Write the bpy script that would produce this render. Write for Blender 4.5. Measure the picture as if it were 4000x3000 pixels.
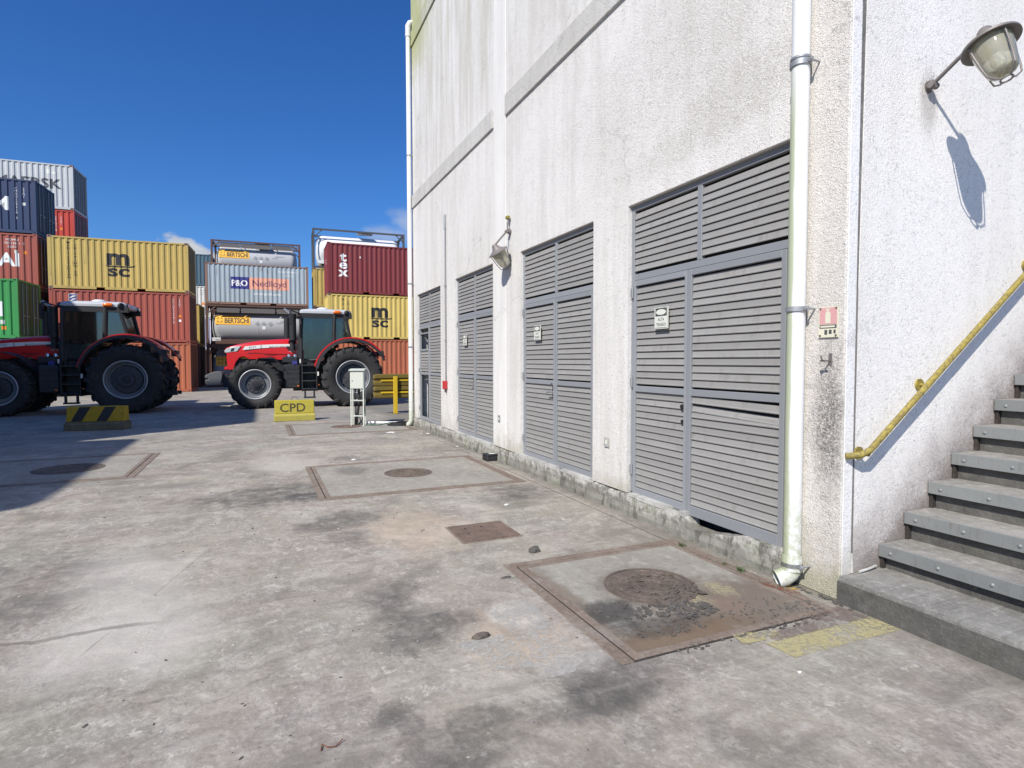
import bpy, bmesh, math, random
from mathutils import Vector, Matrix
R = math.radians
rnd = random.Random(7)
for o in list(bpy.data.objects): bpy.data.objects.remove(o)
scene = bpy.context.scene
C = scene.collection

# ------------------------------------------------------------------ camera, world, sun, exposure
YAW, PITCH, ROLL = R(23.6), R(2.26), R(-.075)
fw = Vector((-math.cos(YAW)*math.cos(PITCH), math.sin(YAW)*math.cos(PITCH), -math.sin(PITCH)))
rt = Vector((math.sin(YAW), math.cos(YAW), 0)); up = rt.cross(fw)
cam_d = bpy.data.cameras.new('camera'); cam = bpy.data.objects.new('camera', cam_d); C.objects.link(cam)
m = Matrix((rt, up, -fw)).transposed().to_4x4(); m.translation = (0, 0, 1.6)
cam.matrix_world = m @ Matrix.Rotation(ROLL, 4, 'Z')
cam_d.sensor_width = 36; cam_d.lens = 2260/4000*36; cam_d.clip_start = .05; cam_d.clip_end = 3000
scene.camera = cam
SUN = Vector((.51, -.648, .77)).normalized()
sd = bpy.data.lights.new('sun', 'SUN'); sd.energy = 5; sd.angle = R(.53); sd.color = (1, .95, .87)
so = bpy.data.objects.new('sun', sd); C.objects.link(so); so.rotation_euler = SUN.to_track_quat('Z', 'Y').to_euler(); so.location = (0, 0, 30)
w = bpy.data.worlds.new('World'); scene.world = w; w.use_nodes = True
scene.view_settings.view_transform = 'Standard'; scene.view_settings.look = 'None'
scene.view_settings.exposure = .17; scene.view_settings.gamma = 1
try: scene.view_settings.use_curve_mapping = False
except Exception: pass

# ------------------------------------------------------------------ node helper
class NT:
    def __init__(s, tree): s.t = tree; s.n = tree.nodes; s.l = tree.links
    def _in(s, sock, v):
        if v is None: return
        if isinstance(v, bpy.types.NodeSocket): s.l.new(v, sock)
        elif isinstance(v, (tuple, list)) and len(v) == 3 and sock.type == 'RGBA': sock.default_value = (*v, 1)
        else: sock.default_value = v
    def math(s, op, a, b=None, c=None, clamp=False):
        n = s.n.new('ShaderNodeMath'); n.operation = op; n.use_clamp = clamp
        for i, v in enumerate((a, b, c)): s._in(n.inputs[i], v)
        return n.outputs[0]
    def vmath(s, op, a, b=None, out=0):
        n = s.n.new('ShaderNodeVectorMath'); n.operation = op
        s._in(n.inputs[0], a); s._in(n.inputs[1], b)
        return n.outputs[out]
    def pos(s):
        return s.n.new('ShaderNodeNewGeometry').outputs['Position']
    def objc(s):
        return s.n.new('ShaderNodeTexCoord').outputs['Object']
    def rand(s): return s.n.new('ShaderNodeObjectInfo').outputs['Random']
    def scale(s, v, sc): return s.vmath('MULTIPLY', v, sc)
    def noise(s, v, sc, det=4, rough=.55, dist=0, col=False):
        n = s.n.new('ShaderNodeTexNoise'); s._in(n.inputs['Vector'], v)
        n.inputs['Scale'].default_value = sc; n.inputs['Detail'].default_value = det
        n.inputs['Roughness'].default_value = rough; n.inputs['Distortion'].default_value = dist
        return n.outputs['Color' if col else 'Fac']
    def vor(s, v, sc, feat='F1', out='Distance', rand=1):
        n = s.n.new('ShaderNodeTexVoronoi'); n.feature = feat; s._in(n.inputs['Vector'], v)
        n.inputs['Scale'].default_value = sc; n.inputs['Randomness'].default_value = rand
        return n.outputs[out]
    def mr(s, v, a, b, c=0, d=1, smooth=False):
        n = s.n.new('ShaderNodeMapRange'); n.clamp = True
        if smooth: n.interpolation_type = 'SMOOTHSTEP'
        for k, x in zip(('Value', 'From Min', 'From Max', 'To Min', 'To Max'), (v, a, b, c, d)): s._in(n.inputs[k], x)
        return n.outputs[0]
    def mix(s, f, a, b, mode='MIX'):
        n = s.n.new('ShaderNodeMix'); n.data_type = 'RGBA'; n.blend_type = mode
        s._in(n.inputs[0], f); s._in(n.inputs[6], a); s._in(n.inputs[7], b)
        return n.outputs[2]
    def sep(s, v):
        n = s.n.new('ShaderNodeSeparateXYZ'); s._in(n.inputs[0], v); return n.outputs
    def bump(s, h, strength=.3, dist=.01, normal=None):
        n = s.n.new('ShaderNodeBump'); s._in(n.inputs['Height'], h)
        n.inputs['Strength'].default_value = strength; n.inputs['Distance'].default_value = dist
        if normal is not None: s._in(n.inputs['Normal'], normal)
        return n.outputs[0]
    # soft-edged ellipse in the horizontal (or any two axes) plane, edge broken by noise
    def blob(s, p, cx, cy, rx, ry, ang=0, soft=.5, nz=None, amp=.6, axes='xy'):
        n = s.n.new('ShaderNodeMapping'); n.vector_type = 'TEXTURE'
        s._in(n.inputs['Vector'], p)
        if axes == 'xy': n.inputs['Location'].default_value = (cx, cy, 0); n.inputs['Scale'].default_value = (rx, ry, 1e4); n.inputs['Rotation'].default_value = (0, 0, ang)
        elif axes == 'xz': n.inputs['Location'].default_value = (cx, 0, cy); n.inputs['Scale'].default_value = (rx, 1e4, ry)
        elif axes == 'yz': n.inputs['Location'].default_value = (0, cx, cy); n.inputs['Scale'].default_value = (1e4, rx, ry)
        d = s.vmath('LENGTH', n.outputs[0], out=1)
        if nz is not None: d = s.math('ADD', d, s.math('MULTIPLY', s.math('SUBTRACT', nz, .5), amp*2))
        return s.mr(d, 1+soft*.5, 1-soft*.5, smooth=True)

MATS = {}
def mat(name, build=None, **kw):
    if name in MATS: return MATS[name]
    mm = bpy.data.materials.new(name); mm.use_nodes = True
    nt = NT(mm.node_tree); b = mm.node_tree.nodes['Principled BSDF']
    for k, v in kw.items():
        b.inputs[k].default_value = (*v, 1) if isinstance(v, tuple) and len(v) == 3 else v
    if build: build(nt, b)
    MATS[name] = mm
    return mm
def setc(nt, b, col=None, rough=None, normal=None):
    if col is not None: nt._in(b.inputs['Base Color'], col)
    if rough is not None: nt._in(b.inputs['Roughness'], rough)
    if normal is not None: nt._in(b.inputs['Normal'], normal)

# ------------------------------------------------------------------ sky
nt = NT(w.node_tree); bg = w.node_tree.nodes['Background']
sky = nt.n.new('ShaderNodeTexSky'); sky.sky_type = 'NISHITA'; sky.sun_disc = False
sky.sun_elevation = math.asin(SUN.z); sky.sun_rotation = math.atan2(SUN.x, SUN.y)
sky.altitude = 0; sky.air_density = 1.0; sky.dust_density = .7; sky.ozone_density = 3.2
hs = nt.n.new('ShaderNodeHueSaturation'); hs.inputs['Saturation'].default_value = 1.22; hs.inputs['Value'].default_value = .95
nt.l.new(sky.outputs[0], hs.inputs['Color'])
gd = nt.n.new('ShaderNodeTexCoord').outputs['Generated']
el = nt.sep(gd)[2]
cn = nt.noise(nt.scale(gd, (1, 1, 1.8)), 9, 8, .55)
cn2 = nt.noise(nt.scale(gd, (1, 1, 2.2)), 26, 6, .6)
tot = None
for (d, r_, rz) in (((-.981, -.092, .158), .036, .026), ((-.978, -.120, .150), .026, .024), ((-.984, -.05, .145), .05, .024), ((-.94, .232, .228), .035, .022), ((-.95, .19, .205), .045, .016),
                    ((-.86, .48, .17), .12, .04), ((-.3, .94, .16), .2, .05), ((.5, .85, .17), .25, .05), ((.95, .2, .17), .2, .05), ((.3, -.93, .16), .2, .05), ((-.6, -.78, .16), .12, .035)):
    v = nt.vmath('SUBTRACT', gd, Vector(d).normalized())
    v = nt.vmath('MULTIPLY', v, (1/r_, 1/r_, 1/rz))
    dd = nt.vmath('LENGTH', v, out=1)
    dd = nt.math('ADD', dd, nt.math('MULTIPLY', nt.math('SUBTRACT', cn, .5), 2.6))
    dd = nt.math('ADD', dd, nt.math('MULTIPLY', nt.math('SUBTRACT', cn2, .5), 1.1))
    mk = nt.mr(dd, 1.08, .72, smooth=True)
    if abs(d[0]+.94) < .001 or abs(d[0]+.95) < .001: mk = nt.math('MULTIPLY', nt.mr(dd, 1.3, .3, smooth=True), .42)
    tot = mk if tot is None else nt.math('MAXIMUM', tot, mk)
cc = nt.mix(nt.mr(cn2, .3, .7), (5.2, 5.7, 6.6), (7.6, 7.8, 8.1))
skc = nt.mix(1.0, hs.outputs[0], (.70, 1.06, 1.55), 'MULTIPLY')
col = nt.mix(tot, skc, cc)
nt.l.new(col, bg.inputs['Color']); bg.inputs['Strength'].default_value = .081

# ------------------------------------------------------------------ mesh helper
class MB:
    def __init__(s): s.v = []; s.f = []
    def add(s, vs, fs):
        k = len(s.v); s.v += [tuple(v) for v in vs]; s.f += [tuple(i+k for i in f) for f in fs]; return s
    def box(s, x0, x1, y0, y1, z0, z1, M=None):
        vs = [Vector((x, y, z)) for z in (z0, z1) for y in (y0, y1) for x in (x0, x1)]
        if M is not None: vs = [M @ v for v in vs]
        return s.add(vs, [(0, 2, 3, 1), (4, 5, 7, 6), (0, 1, 5, 4), (2, 6, 7, 3), (0, 4, 6, 2), (1, 3, 7, 5)])
    def cyl(s, a, b, r, r2=None, n=16, caps=True):
        a = Vector(a); b = Vector(b); r2 = r if r2 is None else r2
        q = (b-a).to_track_quat('Z', 'Y'); vs = []
        for p, rr in ((a, r), (b, r2)):
            for i in range(n):
                t = 2*math.pi*i/n; vs.append(p + q @ Vector((rr*math.cos(t), rr*math.sin(t), 0)))
        fs = [(i, (i+1) % n, n+(i+1) % n, n+i) for i in range(n)]
        if caps: fs += [tuple(range(n-1, -1, -1)), tuple(range(n, 2*n))]
        return s.add(vs, fs)
    def tube(s, pts, r, n=10, caps=True):
        pts = [Vector(p) for p in pts]; vs = []; prev = None
        for i, p in enumerate(pts):
            d = (pts[min(i+1, len(pts)-1)] - pts[max(i-1, 0)]).normalized()
            if prev is None: u = d.orthogonal().normalized()
            else: u = (prev - d*prev.dot(d)).normalized()
            prev = u; v = d.cross(u)
            rr = r[i] if isinstance(r, (list, tuple)) else r
            for k in range(n):
                t = 2*math.pi*k/n; vs.append(p + u*rr*math.cos(t) + v*rr*math.sin(t))
        fs = [(i*n+k, i*n+(k+1) % n, (i+1)*n+(k+1) % n, (i+1)*n+k) for i in range(len(pts)-1) for k in range(n)]
        if caps: fs += [tuple(range(n-1, -1, -1)), tuple(range((len(pts)-1)*n, len(pts)*n))]
        return s.add(vs, fs)
    def lathe(s, prof, o=(0, 0, 0), axis=(0, 0, 1), n=32):   # prof: list of (radius, height)
        q = Vector(axis).to_track_quat('Z', 'Y'); o = Vector(o); vs = []
        for r_, h in prof:
            for k in range(n):
                t = 2*math.pi*k/n; vs.append(o + q @ Vector((r_*math.cos(t), r_*math.sin(t), h)))
        fs = [(i*n+k, i*n+(k+1) % n, (i+1)*n+(k+1) % n, (i+1)*n+k) for i in range(len(prof)-1) for k in range(n)]
        return s.add(vs, fs)
    def prism(s, poly, y0, y1, axes='xz'):   # extrude a 2-D polygon
        def P(a, b, c): return (a, c, b) if axes == 'xz' else ((a, b, c) if axes == 'xy' else (c, a, b))
        n = len(poly); vs = [P(a, b, y0) for a, b in poly] + [P(a, b, y1) for a, b in poly]
        return s.add(vs, [tuple(range(n)), tuple(range(2*n-1, n-1, -1))] + [(i, n+i, n+(i+1) % n, (i+1) % n) for i in range(n)])
    def loft(s, secs, caps=True):
        n = len(secs[0]); vs = [p for q in secs for p in q]
        fs = [(i*n+k, i*n+(k+1) % n, (i+1)*n+(k+1) % n, (i+1)*n+k) for i in range(len(secs)-1) for k in range(n)]
        if caps: fs += [tuple(range(n-1, -1, -1)), tuple(range((len(secs)-1)*n, len(secs)*n))]
        return s.add(vs, fs)
    def mesh(s, name, ma, smooth=False, bevel=0, fix=True):
        me = bpy.data.meshes.new(name); me.from_pydata(s.v, [], s.f)
        bm = bmesh.new(); bm.from_mesh(me)
        if fix: bmesh.ops.recalc_face_normals(bm, faces=bm.faces)
        if bevel:
            es = [e for e in bm.edges if len(e.link_faces) == 2 and e.calc_face_angle(0) > .6]
            bmesh.ops.bevel(bm, geom=es, offset=bevel, segments=1, affect='EDGES', profile=.5)
        if smooth:
            for f in bm.faces: f.smooth = True
            for e in bm.edges:
                if len(e.link_faces) == 2 and e.calc_face_angle(0) > R(35): e.smooth = False
        bm.to_mesh(me); bm.free()
        if ma: me.materials.append(ma)
        return me
    def build(s, name, ma, parent=None, smooth=False, bevel=0, fix=True, loc=None):
        return link(name, s.mesh(name, ma, smooth, bevel, fix), parent, loc)
def link(name, me, parent=None, loc=None, rot=None):
    o = bpy.data.objects.new(name, me); C.objects.link(o)
    if parent is not None: o.parent = parent
    if loc is not None: o.location = loc
    if rot is not None: o.rotation_euler = rot
    return o
def tag(o, label=None, cat=None, group=None, kind=None):
    if label: o['label'] = label
    if cat: o['category'] = cat
    if group: o['group'] = group
    if kind: o['kind'] = kind
    return o
def thing(name, label, cat, loc=(0, 0, 0), rz=0, group=None):
    o = bpy.data.objects.new(name, None); C.objects.link(o); o.location = loc; o.rotation_euler = (0, 0, rz); o.empty_display_size = .1
    return tag(o, label, cat, group)
def empty(name, parent, loc=(0, 0, 0), rot=(0, 0, 0)):
    o = bpy.data.objects.new(name, None); C.objects.link(o); o.parent = parent; o.location = loc; o.rotation_euler = rot; o.empty_display_size = .1
    return o
def bx(*a, M=None): return MB().box(*a, M=M)
def copy_tree(o, parent=None):
    c = o.copy(); C.objects.link(c)
    if parent is not None: c.parent = parent
    for ch in o.children: copy_tree(ch, c)
    return c
# ------------------------------------------------------------------ lettering
_tc = {}
def text_geo(txt, bold=0.0, align='LEFT'):
    key = (txt, bold, align)
    if key in _tc: return _tc[key]
    cu = bpy.data.curves.new('t', 'FONT'); cu.body = txt; cu.size = 1; cu.offset = bold; cu.align_x = align; cu.resolution_u = 3
    ob = bpy.data.objects.new('t', cu); C.objects.link(ob)
    bpy.context.view_layer.update()
    dg = bpy.context.evaluated_depsgraph_get(); me = bpy.data.meshes.new_from_object(ob.evaluated_get(dg))
    vs = [v.co.copy() for v in me.vertices]; fs = [tuple(p.vertices) for p in me.polygons]
    bpy.data.objects.remove(ob); bpy.data.meshes.remove(me)
    _tc[key] = (vs, fs); return vs, fs
def flat_geo(items):
    """items: list of (verts2d, faces); returns one bmesh in the x-z plane"""
    bm = bmesh.new()
    for vs, fs in items:
        bv = [bm.verts.new((x, 0, z)) for x, z in vs]
        for f in fs:
            try: bm.faces.new([bv[i] for i in f])
            except ValueError: pass
    return bm
def T(txt, x, z, size, sx=1, bold=0.0, align='LEFT', shear=0):
    vs, fs = text_geo(txt, bold, align)
    return ([(x + (v.x + v.y*shear)*size*sx, z + v.y*size) for v in vs], fs)
def TV(txt, x, z, size, step, sx=1, bold=0.0):
    return [T(ch, x, z - i*step, size, sx, bold, 'CENTER') for i, ch in enumerate(txt) if ch != ' ']
def Q(x0, x1, z0, z1): return ([(x0, z0), (x1, z0), (x1, z1), (x0, z1)], [(0, 1, 2, 3)])
def decal(name, items, ma, parent, prof=None, eps=.004, M=None, breaks=()):
    bm = flat_geo(items)
    if prof:
        xs = [v.co.x for v in bm.verts]; a, b = min(xs), max(xs)
        for x in breaks:
            if a < x < b:
                bmesh.ops.bisect_plane(bm, geom=bm.verts[:]+bm.edges[:]+bm.faces[:], plane_co=(x, 0, 0), plane_no=(1, 0, 0))
        for v in bm.verts: v.co.y = prof(v.co.x) - eps
    else:
        for v in bm.verts: v.co.y = -eps
    bmesh.ops.recalc_face_normals(bm, faces=bm.faces)
    if M is not None: bm.transform(M)
    me = bpy.data.meshes.new(name); bm.to_mesh(me); bm.free(); me.materials.append(ma)
    return link(name, me, parent)

# ------------------------------------------------------------------ materials
def m_ground(nt, b):
    p = nt.pos()
    n9 = nt.noise(p, 1.05, 12, .72, .6); n1 = nt.noise(p, .45, 3, .5); n2 = nt.noise(p, 1.7, 6, .6, .4); n3 = nt.noise(p, 7, 8, .68, .3)
    n4 = nt.noise(p, 38, 6, .7); n5 = nt.noise(nt.scale(p, (1, 1.4, 1)), 3.3, 9, .72, .8); n6 = nt.noise(p, .9, 4, .5)
    c = nt.mix(nt.mr(n1, .35, .65), (.27, .256, .216), (.325, .29, .245))
    c = nt.mix(nt.mr(n6, .46, .62, 0, .8), c, (.30, .255, .235))           # pinkish worn areas
    c = nt.mix(nt.mr(n2, .42, .7, 0, .75), c, (.225, .216, .20))
    c = nt.mix(nt.mr(n5, .50, .72, 0, .6), c, (.50, .48, .45))            # pale scuffed skin
    c = nt.mix(nt.mr(n3, .54, .72, 0, .55), c, (.50, .475, .445))
    c = nt.mix(nt.mr(n3, .45, .28, 0, .6), c, (.16, .152, .14))
    c = nt.mix(nt.mr(n4, .54, .70, 0, .45), c, (.53, .50, .455))
    c = nt.mix(nt.mr(n4, .46, .30, 0, .55), c, (.13, .12, .106))
    n7 = nt.noise(p, 13, 10, .8, .6); n8 = nt.noise(nt.scale(p, (1, .8, 1)), 5, 10, .83, .9)
    c = nt.mix(nt.math('MULTIPLY', nt.mr(n7, .545, .60), nt.mr(n2, .42, .58, .12, .75)), c, (.56, .53, .49))
    c = nt.mix(nt.math('MULTIPLY', nt.mr(n7, .45, .37), nt.mr(n6, .44, .6, .08, .6)), c, (.15, .142, .13))
    c = nt.mix(nt.mr(n8, .46, .36, 0, .55), c, (.20, .19, .178))
    c = nt.mix(nt.mr(n8, .58, .66, 0, .35), c, (.47, .43, .395))
    # flaking skin of old cement wash: cells with crisp edges
    vw = nt.vmath('ADD', p, nt.scale(nt.noise(p, 9, 5, .6, col=True), (.22, .22, 0)))
    vc = nt.vor(vw, 9.5, 'F1', 'Color'); vcs = nt.sep(vc)[0]
    fl = nt.math('MULTIPLY', nt.math('MULTIPLY', nt.mr(vcs, .60, .66), nt.mr(n4, .38, .55)), nt.mr(nt.noise(p, 1.1, 3), .46, .62))
    c = nt.mix(nt.math('MULTIPLY', fl, .3), c, (.52, .50, .47))
    c = nt.mix(nt.mr(n9, .51, .62, 0, .62), c, (.165, .153, .136)); c = nt.mix(nt.mr(n9, .47, .36, 0, .55), c, (.47, .445, .395))
    sk = nt.noise(nt.scale(p, (2.6, .42, 1)), 1.6, 10, .72, .5); c = nt.mix(nt.mr(sk, .53, .66, 0, .5), c, (.175, .162, .145)); c = nt.mix(nt.mr(sk, .46, .34, 0, .42), c, (.47, .44, .395))
    cr = nt.vor(nt.vmath('ADD', nt.scale(p, (1, 1, 0)), nt.scale(nt.noise(p, 1.6, 6, .6, col=True), (.9, .9, 0))), .42, 'DISTANCE_TO_EDGE')
    crm = nt.math('MULTIPLY', nt.mr(cr, .006, .001), nt.mr(n6, .46, .52)); c = nt.mix(nt.math('MULTIPLY', crm, .32), c, (.12, .11, .10))
    # tan / warm patches and stains that have a place of their own
    nb = nt.noise(p, 3.4, 11, .76, .3); nb2 = nt.noise(p, 9, 6, .65)
    def st(col, f, *a, **k):
        nonlocal c
        mk = nt.blob(p, *a, nz=nb if k.pop('big', 1) else nb2, **k)
        c = nt.mix(nt.math('MULTIPLY', mk, f), c, col)
    fine = nt.mr(n3, .3, .62, .35, 1)
    tan = (.50, .40, .31); pale = (.54, .52, .49); dk = (.07, .067, .063)
    st(tan, nt.math('MULTIPLY', fine, .6), -3.02, 1.33, .36, .3, soft=.9, amp=.9)
    st(tan, nt.math('MULTIPLY', fine, .55), -5.4, 1.35, .75, .42, soft=1, amp=1)
    st(pale, nt.math('MULTIPLY', fine, .75), -3.3, 1.45, .2, .16, soft=.4, amp=.5)
    st(pale, nt.math('MULTIPLY', fine, .6), -2.62, 1.5, .1, .2, soft=.6, amp=.5)
    st(pale, .45, -4.9, -.9, .9, .35, .3, soft=1, amp=.8)
    st(pale, .5, -3.9, -.75, .5, .45, .5, soft=1, amp=.9)
    st(pale, .35, -9.6, .4, .9, .5, 0, soft=1, amp=1)
    for (x, y, rx, ry, a, f) in ((-3.3, .9, .2, .3, .3, .62), (-3.72, .78, .28, .16, .2, .5), (-3.98, .86, .16, .2, 0, .35), (-2.25, .72, .14, .24, -.3, .5), (-2.38, .9, .1, .16, 0, .5), (-2.52, .56, .12, .1, 0, .5), (-2.05, .55, .1, .22, .4, .45),
                                 (-2.42, 1.62, .2, .36, .1, .5), (-2.3, 1.45, .14, .3, 0, .5), (-7.5, .05, .5, .8, .1, .6), (-7.2, .5, .2, .3, 0, .75), (-6.0, .75, .28, .45, .3, .55), (-5.35, .75, .25, .2, .3, .4), (-6.5, 2.9, .35, .35, .2, .5), (-6.0, 2.6, .3, .3, 0, .35),
                                 (-9.8, 1.3, .3, .22, 0, .45), (-1.9, -.6, .4, .2, 0, .3), (-1.75, 1.9, .3, .18, .5, .3), (-5.2, -1.6, .8, .5, .2, .3), (-4.4, -1.7, .5, .4, 0, .25), (-1.65, 1.0, .12, .25, .3, .35)):
        st(dk, nt.math('MULTIPLY', nt.mr(n3, .66, .42, .3, 1), min(1, f*1.25)), x, y, rx, ry, a, soft=.9, amp=1.15)
    # ridge where two pours meet, and the long fine slab joints
    xyz = nt.sep(p); wob = nt.math('MULTIPLY', nt.math('SUBTRACT', nt.noise(p, 3, 5), .5), .16)
    rx_ = nt.math('ABSOLUTE', nt.math('ADD', nt.math('ADD', xyz[0], 4.1), wob))
    ridge = nt.math('MULTIPLY', nt.mr(rx_, .035, .012), nt.math('MULTIPLY', nt.mr(xyz[1], -.5, -.75), nt.mr(xyz[1], -2.9, -2.6)))
    c = nt.mix(nt.math('MULTIPLY', ridge, .55), c, (.12, .11, .1))
    wob2 = nt.math('MULTIPLY', nt.math('SUBTRACT', nt.noise(p, 14, 3), .5), .02)
    ln = nt.math('ADD', nt.math('MULTIPLY', nt.math('ADD', xyz[0], 3.37), .285), nt.math('ADD', xyz[1], 1.03))
    lnm = nt.math('MULTIPLY', nt.mr(nt.math('ABSOLUTE', nt.math('ADD', ln, wob2)), .008, .003), nt.mr(n2, .47, .55))
    c = nt.mix(nt.math('MULTIPLY', lnm, .5), c, (.16, .145, .13))
    jx = nt.math('ABSOLUTE', nt.math('ADD', nt.math('SUBTRACT', xyz[1], 3.31), wob2))
    jm = nt.math('MULTIPLY', nt.mr(jx, .014, .004), nt.mr(xyz[0], -2.6, -2.9))
    c = nt.mix(nt.math('MULTIPLY', jm, .65), c, (.10, .085, .075))
    # damp and moss at the foot of the wall
    nw = nt.mr(nt.math('ADD', xyz[1], nt.math('MULTIPLY', nt.math('SUBTRACT', nb, .5), .35)), 3.3, 3.5)
    c = nt.mix(nt.math('MULTIPLY', nt.math('MULTIPLY', nw, nt.mr(xyz[0], -1, -1.4)), .55), c, (.12, .115, .095))
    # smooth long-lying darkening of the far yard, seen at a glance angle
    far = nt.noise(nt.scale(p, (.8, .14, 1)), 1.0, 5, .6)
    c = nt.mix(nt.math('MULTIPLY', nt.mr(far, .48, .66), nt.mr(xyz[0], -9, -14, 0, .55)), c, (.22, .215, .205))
    c = nt.mix(1.0, c, (1.0, .985, .945), 'MULTIPLY')
    h = nt.math('ADD', nt.math('MULTIPLY', n4, .45), nt.math('MULTIPLY', n3, .8))
    h = nt.math('ADD', h, nt.math('MULTIPLY', fl, .12)); h = nt.math('SUBTRACT', h, nt.math('MULTIPLY', nt.math('ADD', ridge, jm), .7))
    setc(nt, b, c, nt.mr(n2, .3, .7, .72, .92), nt.bump(h, .65, .013))
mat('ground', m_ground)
def m_slab(nt, b):
    p = nt.pos(); n1 = nt.noise(p, 1.6, 6, .62); n2 = nt.noise(p, 9, 8, .7, .3); n3 = nt.noise(p, 45, 5, .65); nb = nt.noise(p, 9, 10, .82)
    c = nt.mix(nt.mr(n1, .35, .65), (.31, .298, .27), (.245, .232, .208))
    c = nt.mix(nt.mr(n2, .52, .7, 0, .6), c, (.47, .455, .43)); c = nt.mix(nt.mr(n2, .44, .3, 0, .5), c, (.11, .105, .1))
    c = nt.mix(nt.mr(n3, .55, .75, 0, .4), c, (.40, .39, .37)); c = nt.mix(nt.mr(n3, .44, .3, 0, .35), c, (.09, .088, .085))
    def st(col, f, *a, **k):
        nonlocal c
        c = nt.mix(nt.math('MULTIPLY', nt.blob(p, *a, nz=nb, **k), f), c, col)
    st((.15, .12, .095), .85, -2.82, 2.85, .42, .62, soft=.9, amp=.9)
    st((.16, .11, .07), .85, -2.62, 2.2, .16, .55, soft=.9, amp=.9)
    st((.15, .11, .08), .6, -3.35, 1.88, .7, .07, soft=1, amp=.9)
    st((.14, .115, .09), .7, -3.3, 2.5, .36, .36, soft=.6, amp=.6)
    st((.045, .043, .042), .85, -3.05, 2.02, .18, .2, soft=.9, amp=1.0)
    st((.045, .043, .042), .55, -2.78, 2.2, .12, .3, soft=.9, amp=1.0)
    st((.40, .36, .22), nt.mr(n3, .4, .6, .15, .7), -3.08, 2.93, .13, .08, soft=.8, amp=1.6)
    st((.40, .36, .22), nt.mr(n3, .4, .6, .1, .65), -2.98, 2.63, .09, .12, soft=.8, amp=1.8)
    st((.24, .15, .12), .3, -2.85, 2.78, .12, .12, soft=.7, amp=1.0)
    st((.08, .075, .07), .5, -8.6, 1.2, .35, .2, soft=1, amp=1.0)
    c = nt.mix(1.0, c, (1.0, .975, .93), 'MULTIPLY')
    h = nt.math('ADD', nt.math('MULTIPLY', n3, .4), nt.math('MULTIPLY', n2, .6))
    setc(nt, b, c, .85, nt.bump(h, .7, .012))
mat('slab', m_slab)
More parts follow.
